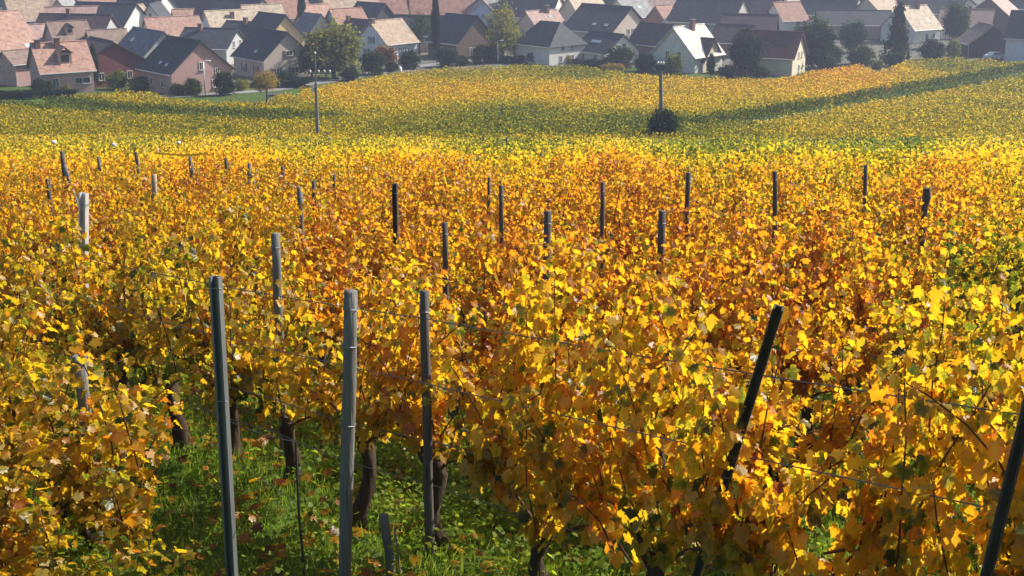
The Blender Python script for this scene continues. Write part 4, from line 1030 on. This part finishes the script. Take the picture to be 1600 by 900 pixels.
SHRUBS = [
 ('yellow green shrub in front of the maroon barn', 182,120,20,17,140,.50), ('golden brown shrub below the maroon barn', 222,126,24,13,142,.56), ('dark green shrub before the rose walled house', 352,127,20,21,149,.12),
 ('small yellow shrub beside the dark green one', 379,128,12,11,142,.60), ('olive shrub at the foot of the white lamp post', 302,134,17,15,149,.38), ('dull green bush by the rose house door', 278,138,16,11,150,.3),
 ('grey green shrub under the pink house gable', 68,131,20,15,149,.22), ('small yellow shrub at the pink house terrace', 104,137,9,9,148,.58), ('dark green shrubs at the edge of the blue shuttered house', 583,97,24,20,117,.16),
 ('reddish purple leaved shrub near the white pergola', 604,72,20,17,100,.95), ('green shrub in front of the white pergola', 640,88,20,17,108,.2), ('dark low bush at the lane beside the marker stone', 612,104,13,9,112,.1),
 ('mid green shrub right beside the cypress foot', 700,88,20,18,105,.22), ('low rounded green shrub before the timber gabled house', 722,95,14,9,103,.3), ('small rounded green shrub beside the low one', 746,93,10,10,101,.26),
 ('dark bush against the pale wall of timber gabled house', 749,72,15,12,90,.12), ('dark green shrub below the golden tree', 766,84,18,16,98,.18),
 ('clipped dark green bush at the half hipped house', 834,88,14,12,99,.1), ('tall dark bush at the half hipped house corner', 868,85,7,16,100,.1), ('tiny golden bush at the bungalow', 887,90,8,8,101,.66),
 ('tall green shrub hiding the bungalow gable', 968,82,28,19,107,.26), ('russet brown bush at the vineyard edge', 955,108,22,10,116,.80), ('green shrub between bungalow and pale roofed house', 1006,92,20,15,112,.2),
 ('yellow green shrub before the pale roofed house gable', 1052,100,17,20,121,.46), ('dark bush between the slim yew and the spreading evergreen', 1134,112,16,12,122,.08), ('grey shrub with pale flowers at the maroon roofed house', 1188,114,16,10,122,.28),
 ('dark bush at the lit cream gable', 1244,100,12,12,113,.14), ('green bush beneath the round dark green tree', 1290,96,20,11,108,.26), ('olive garden shrubs below the farm shed', 1345,82,26,17,102,.34),
 ('green shrub beside the dark evergreen', 1300,78,20,15,98,.3), ('round brownish bush at the vineyard corner', 1370,100,10,10,111,.5), ('dark green rounded shrub under the tan roof', 1455,76,24,18,94,.14),
 ('yellowing shrub under the tan roof corner', 1488,70,13,17,92,.52), ('dark bush on the verge under the evergreen', 1396,92,20,12,104,.08), ('small dark bush alone in the golden field', 571,151,9,6,156,.08),
 ('dark green bush wrapped round the foot of the concrete pole', 1036,196,30,31,233,.16), ('green shrub at the lane behind the bare tree', 450,118,18,12,132,.14), ('dark bush near the yellow green tree trunk', 548,112,18,12,126,.2),
]
for t in SHRUBS: tree(*t, 'bush', 'shrub', 1.0, 'shrub')
for t in [('clipped dark green hedge along the vineyard in front of the pink annexe', 22,148,34,7,155,.10), ('clipped dark green hedge below the pink house', 92,147,28,7,153,.12), ('dark hedge along the lane under the beige house', 440,127,46,7,137,.06),
          ('dark hedge in front of the low white bungalow', 925,98,34,7,106,.08), ('dark hedge along the lane by the street lamp', 790,92,30,6,99,.12)]:
    tree(*t, 'hedge', 'hedge', .25, 'hedge')

# ------------------------------------------------------------------ lamp posts, power poles, car
def lamp(label, xt, yt, xb, yb):
    b = hit(xb, yb); t = on_depth(xt, yt, b[1]); H = t[2] - b[2]; e = tag(empty('street_lamp', b), label, 'street lamp')
    mb = MB(); mb.tube([(0,0,-.3), (0,0,H*.5), (0,0,H)], [.11,.085,.06], 8); mb.obj('pole', M_STEELB, e, True)
    mb = MB(); mb.tube([(-.05,0,H-.03), (.3,-.1,H+.1), (.75,-.2,H+.14)], [.05,.05,.04], 6); mb.obj('arm', M_STEELB, e, True)
    boxpart('lamp_head', M_WHITE, e, (.75, -.2, H + .12), (.75, .34, .16))
lamp('white lamp post before the rose walled house', 321, 96, 321, 149)
lamp('pale green lamp post beside the golden tree', 778, 64, 778, 100)
lamp('thin lamp post among the shrubs at the bungalow', 959, 71, 959, 106)
def pole(label, xt, yt, xb, yb, arms):
    b = hit(xb, yb); t = on_depth(xt, yt, b[1]); H = t[2] - b[2]; q = t - b; e = tag(empty('power_pole', b), label, 'power pole')
    return b, q, e
b, q, e = pole('slim concrete power pole with crossarm and insulators', 492, 84, 497, 233, 1)
H = q[2]; mb = MB(); mb.tube([(0,0,-.6), q * .35, q * .70], [.21,.17,.135], 8); mb.obj('shaft', M_CONC, e)
mb = MB(); mb.tube([q * .68, q * 1.0], [.07,.05], 7); mb.obj('mast', M_STEEL, e)
mb = MB(); z = q * .80; mb.box(z[0]-.55, z[0]+1.45, z[1]-.06, z[1]+.06, z[2]-.06, z[2]+.06); ar = mb.obj('crossarm', M_STEEL, e)
for dx in (-.5, .3, .85, 1.35):
    mb = MB(); mb.tube([z + np.array([dx,0,.05]), z + np.array([dx,0,.13]), z + np.array([dx,0,.24]), z + np.array([dx,0,.32])], [.05,.11,.09,.03], 8); mb.obj('insulator', M_CERAM, ar, True)
mb = MB(); mb.tube([q + np.array([0,0,-.05]), q + np.array([0,0,.08]), q + np.array([0,0,.2])], [.07,.13,.05], 8); mb.obj('insulator', M_CERAM, e, True)
mb = MB(); z = q * .63; mb.box(z[0]-.42, z[0]-.12, z[1]-.2, z[1]+.1, z[2]-.25, z[2]+.25); mb.obj('junction_box', M_STEELB, e)
b2, q2, e2 = pole('thick concrete power pole rising from a dark bush', 1032, 97, 1034, 233, 0)
mb = MB(); mb.tube([(0,0,-.6), q2 * .5, q2 * .96], [.23,.19,.15], 8); mb.obj('shaft', M_CONC, e2)
mb = MB(); z = q2 * .97; mb.box(z[0]-.42, z[0]+.36, z[1]-.22, z[1]+.22, z[2]-.5, z[2]+.02); mb.obj('transformer_box', ROOF['blue'], e2)
for dx in (-.25, 0, .25):
    mb = MB(); mb.tube([z + np.array([dx,0,.0]), z + np.array([dx,0,.15]), z + np.array([dx,0,.3])], [.05,.12,.05], 8); mb.obj('insulator', M_CERAM, e2, True)

def car(label, x, y, rz):
    p = hit(x, y); e = tag(empty('parked_car', (p[0], p[1], float(terr(p[0], p[1]))), rz), label, 'car')
    prof = [(-2.05,.35), (-2.1,.75), (-1.9,.95), (-1.35,1.0), (-.85,1.42), (.75,1.45), (1.45,1.0), (2.0,.92), (2.1,.6), (2.05,.35)]
    mb = MB(); n = len(prof); v = []
    for yy, k in ((-.85, .0), (.85, .0)):
        v += [(a, yy * (1 if z < 1.05 else .82), z) for a, z in prof]
    mb.add(v, [(i, i+1, n+i+1, n+i) for i in range(n-1)] + [(n-1, 0, n, 2*n-1), tuple(range(n))[::-1], tuple(range(n, 2*n))]); mb.obj('body', M_CARP, e)
    for s in (-1, 1):
        mb = MB(); mb.add([(-1.2, s*.845, 1.03), (1.25, s*.845, 1.03), (.7, s*.73, 1.38), (-.8, s*.73, 1.38)], [(0,1,2,3)]); mb.obj('side_window', M_GLASS, e)
        for a in (-1.3, 1.3):
            mb = MB(); mb.tube([(a, s*.62, .32), (a, s*.88, .32)], .32, 14); w = mb.obj('wheel', M_TYRE, e)
            mb = MB(); mb.tube([(a, s*.87, .32), (a, s*.9, .32)], .19, 10); mb.obj('rim', M_STEELB, w)
        boxpart('headlight', M_CERAM, e, (2.06, s*.6, .75), (.06, .34, .16)); boxpart('tail_light', WALL['maroon'], e, (-2.06, s*.65, .8), (.06, .25, .2))
    mb = MB(); mb.add([(.80,-.66,1.43), (.80,.66,1.43), (1.43,.78,1.03), (1.43,-.78,1.03)], [(0,3,2,1)]); o = mb.obj('windscreen', M_GLASS, e); o.location = (.02, 0, .02)
car('white car parked beside the dark timber barn', 1553, 93, R(25))

# ------------------------------------------------------------------ haze
hz = MB(); hz.box(-440, 440, -70, 920, -2.5, 47)
m, N, L = new_mat('haze_air')
pv = N.new('ShaderNodeVolumePrincipled'); pv.inputs['Color'].default_value = (.66, .74, 1.0, 1); pv.inputs['Density'].default_value = .00046
pv.inputs['Anisotropy'].default_value = .3
out = N.new('ShaderNodeOutputMaterial'); L.new(pv.outputs[0], out.inputs['Volume'])
tag(hz.obj('haze', m), kind='stuff')
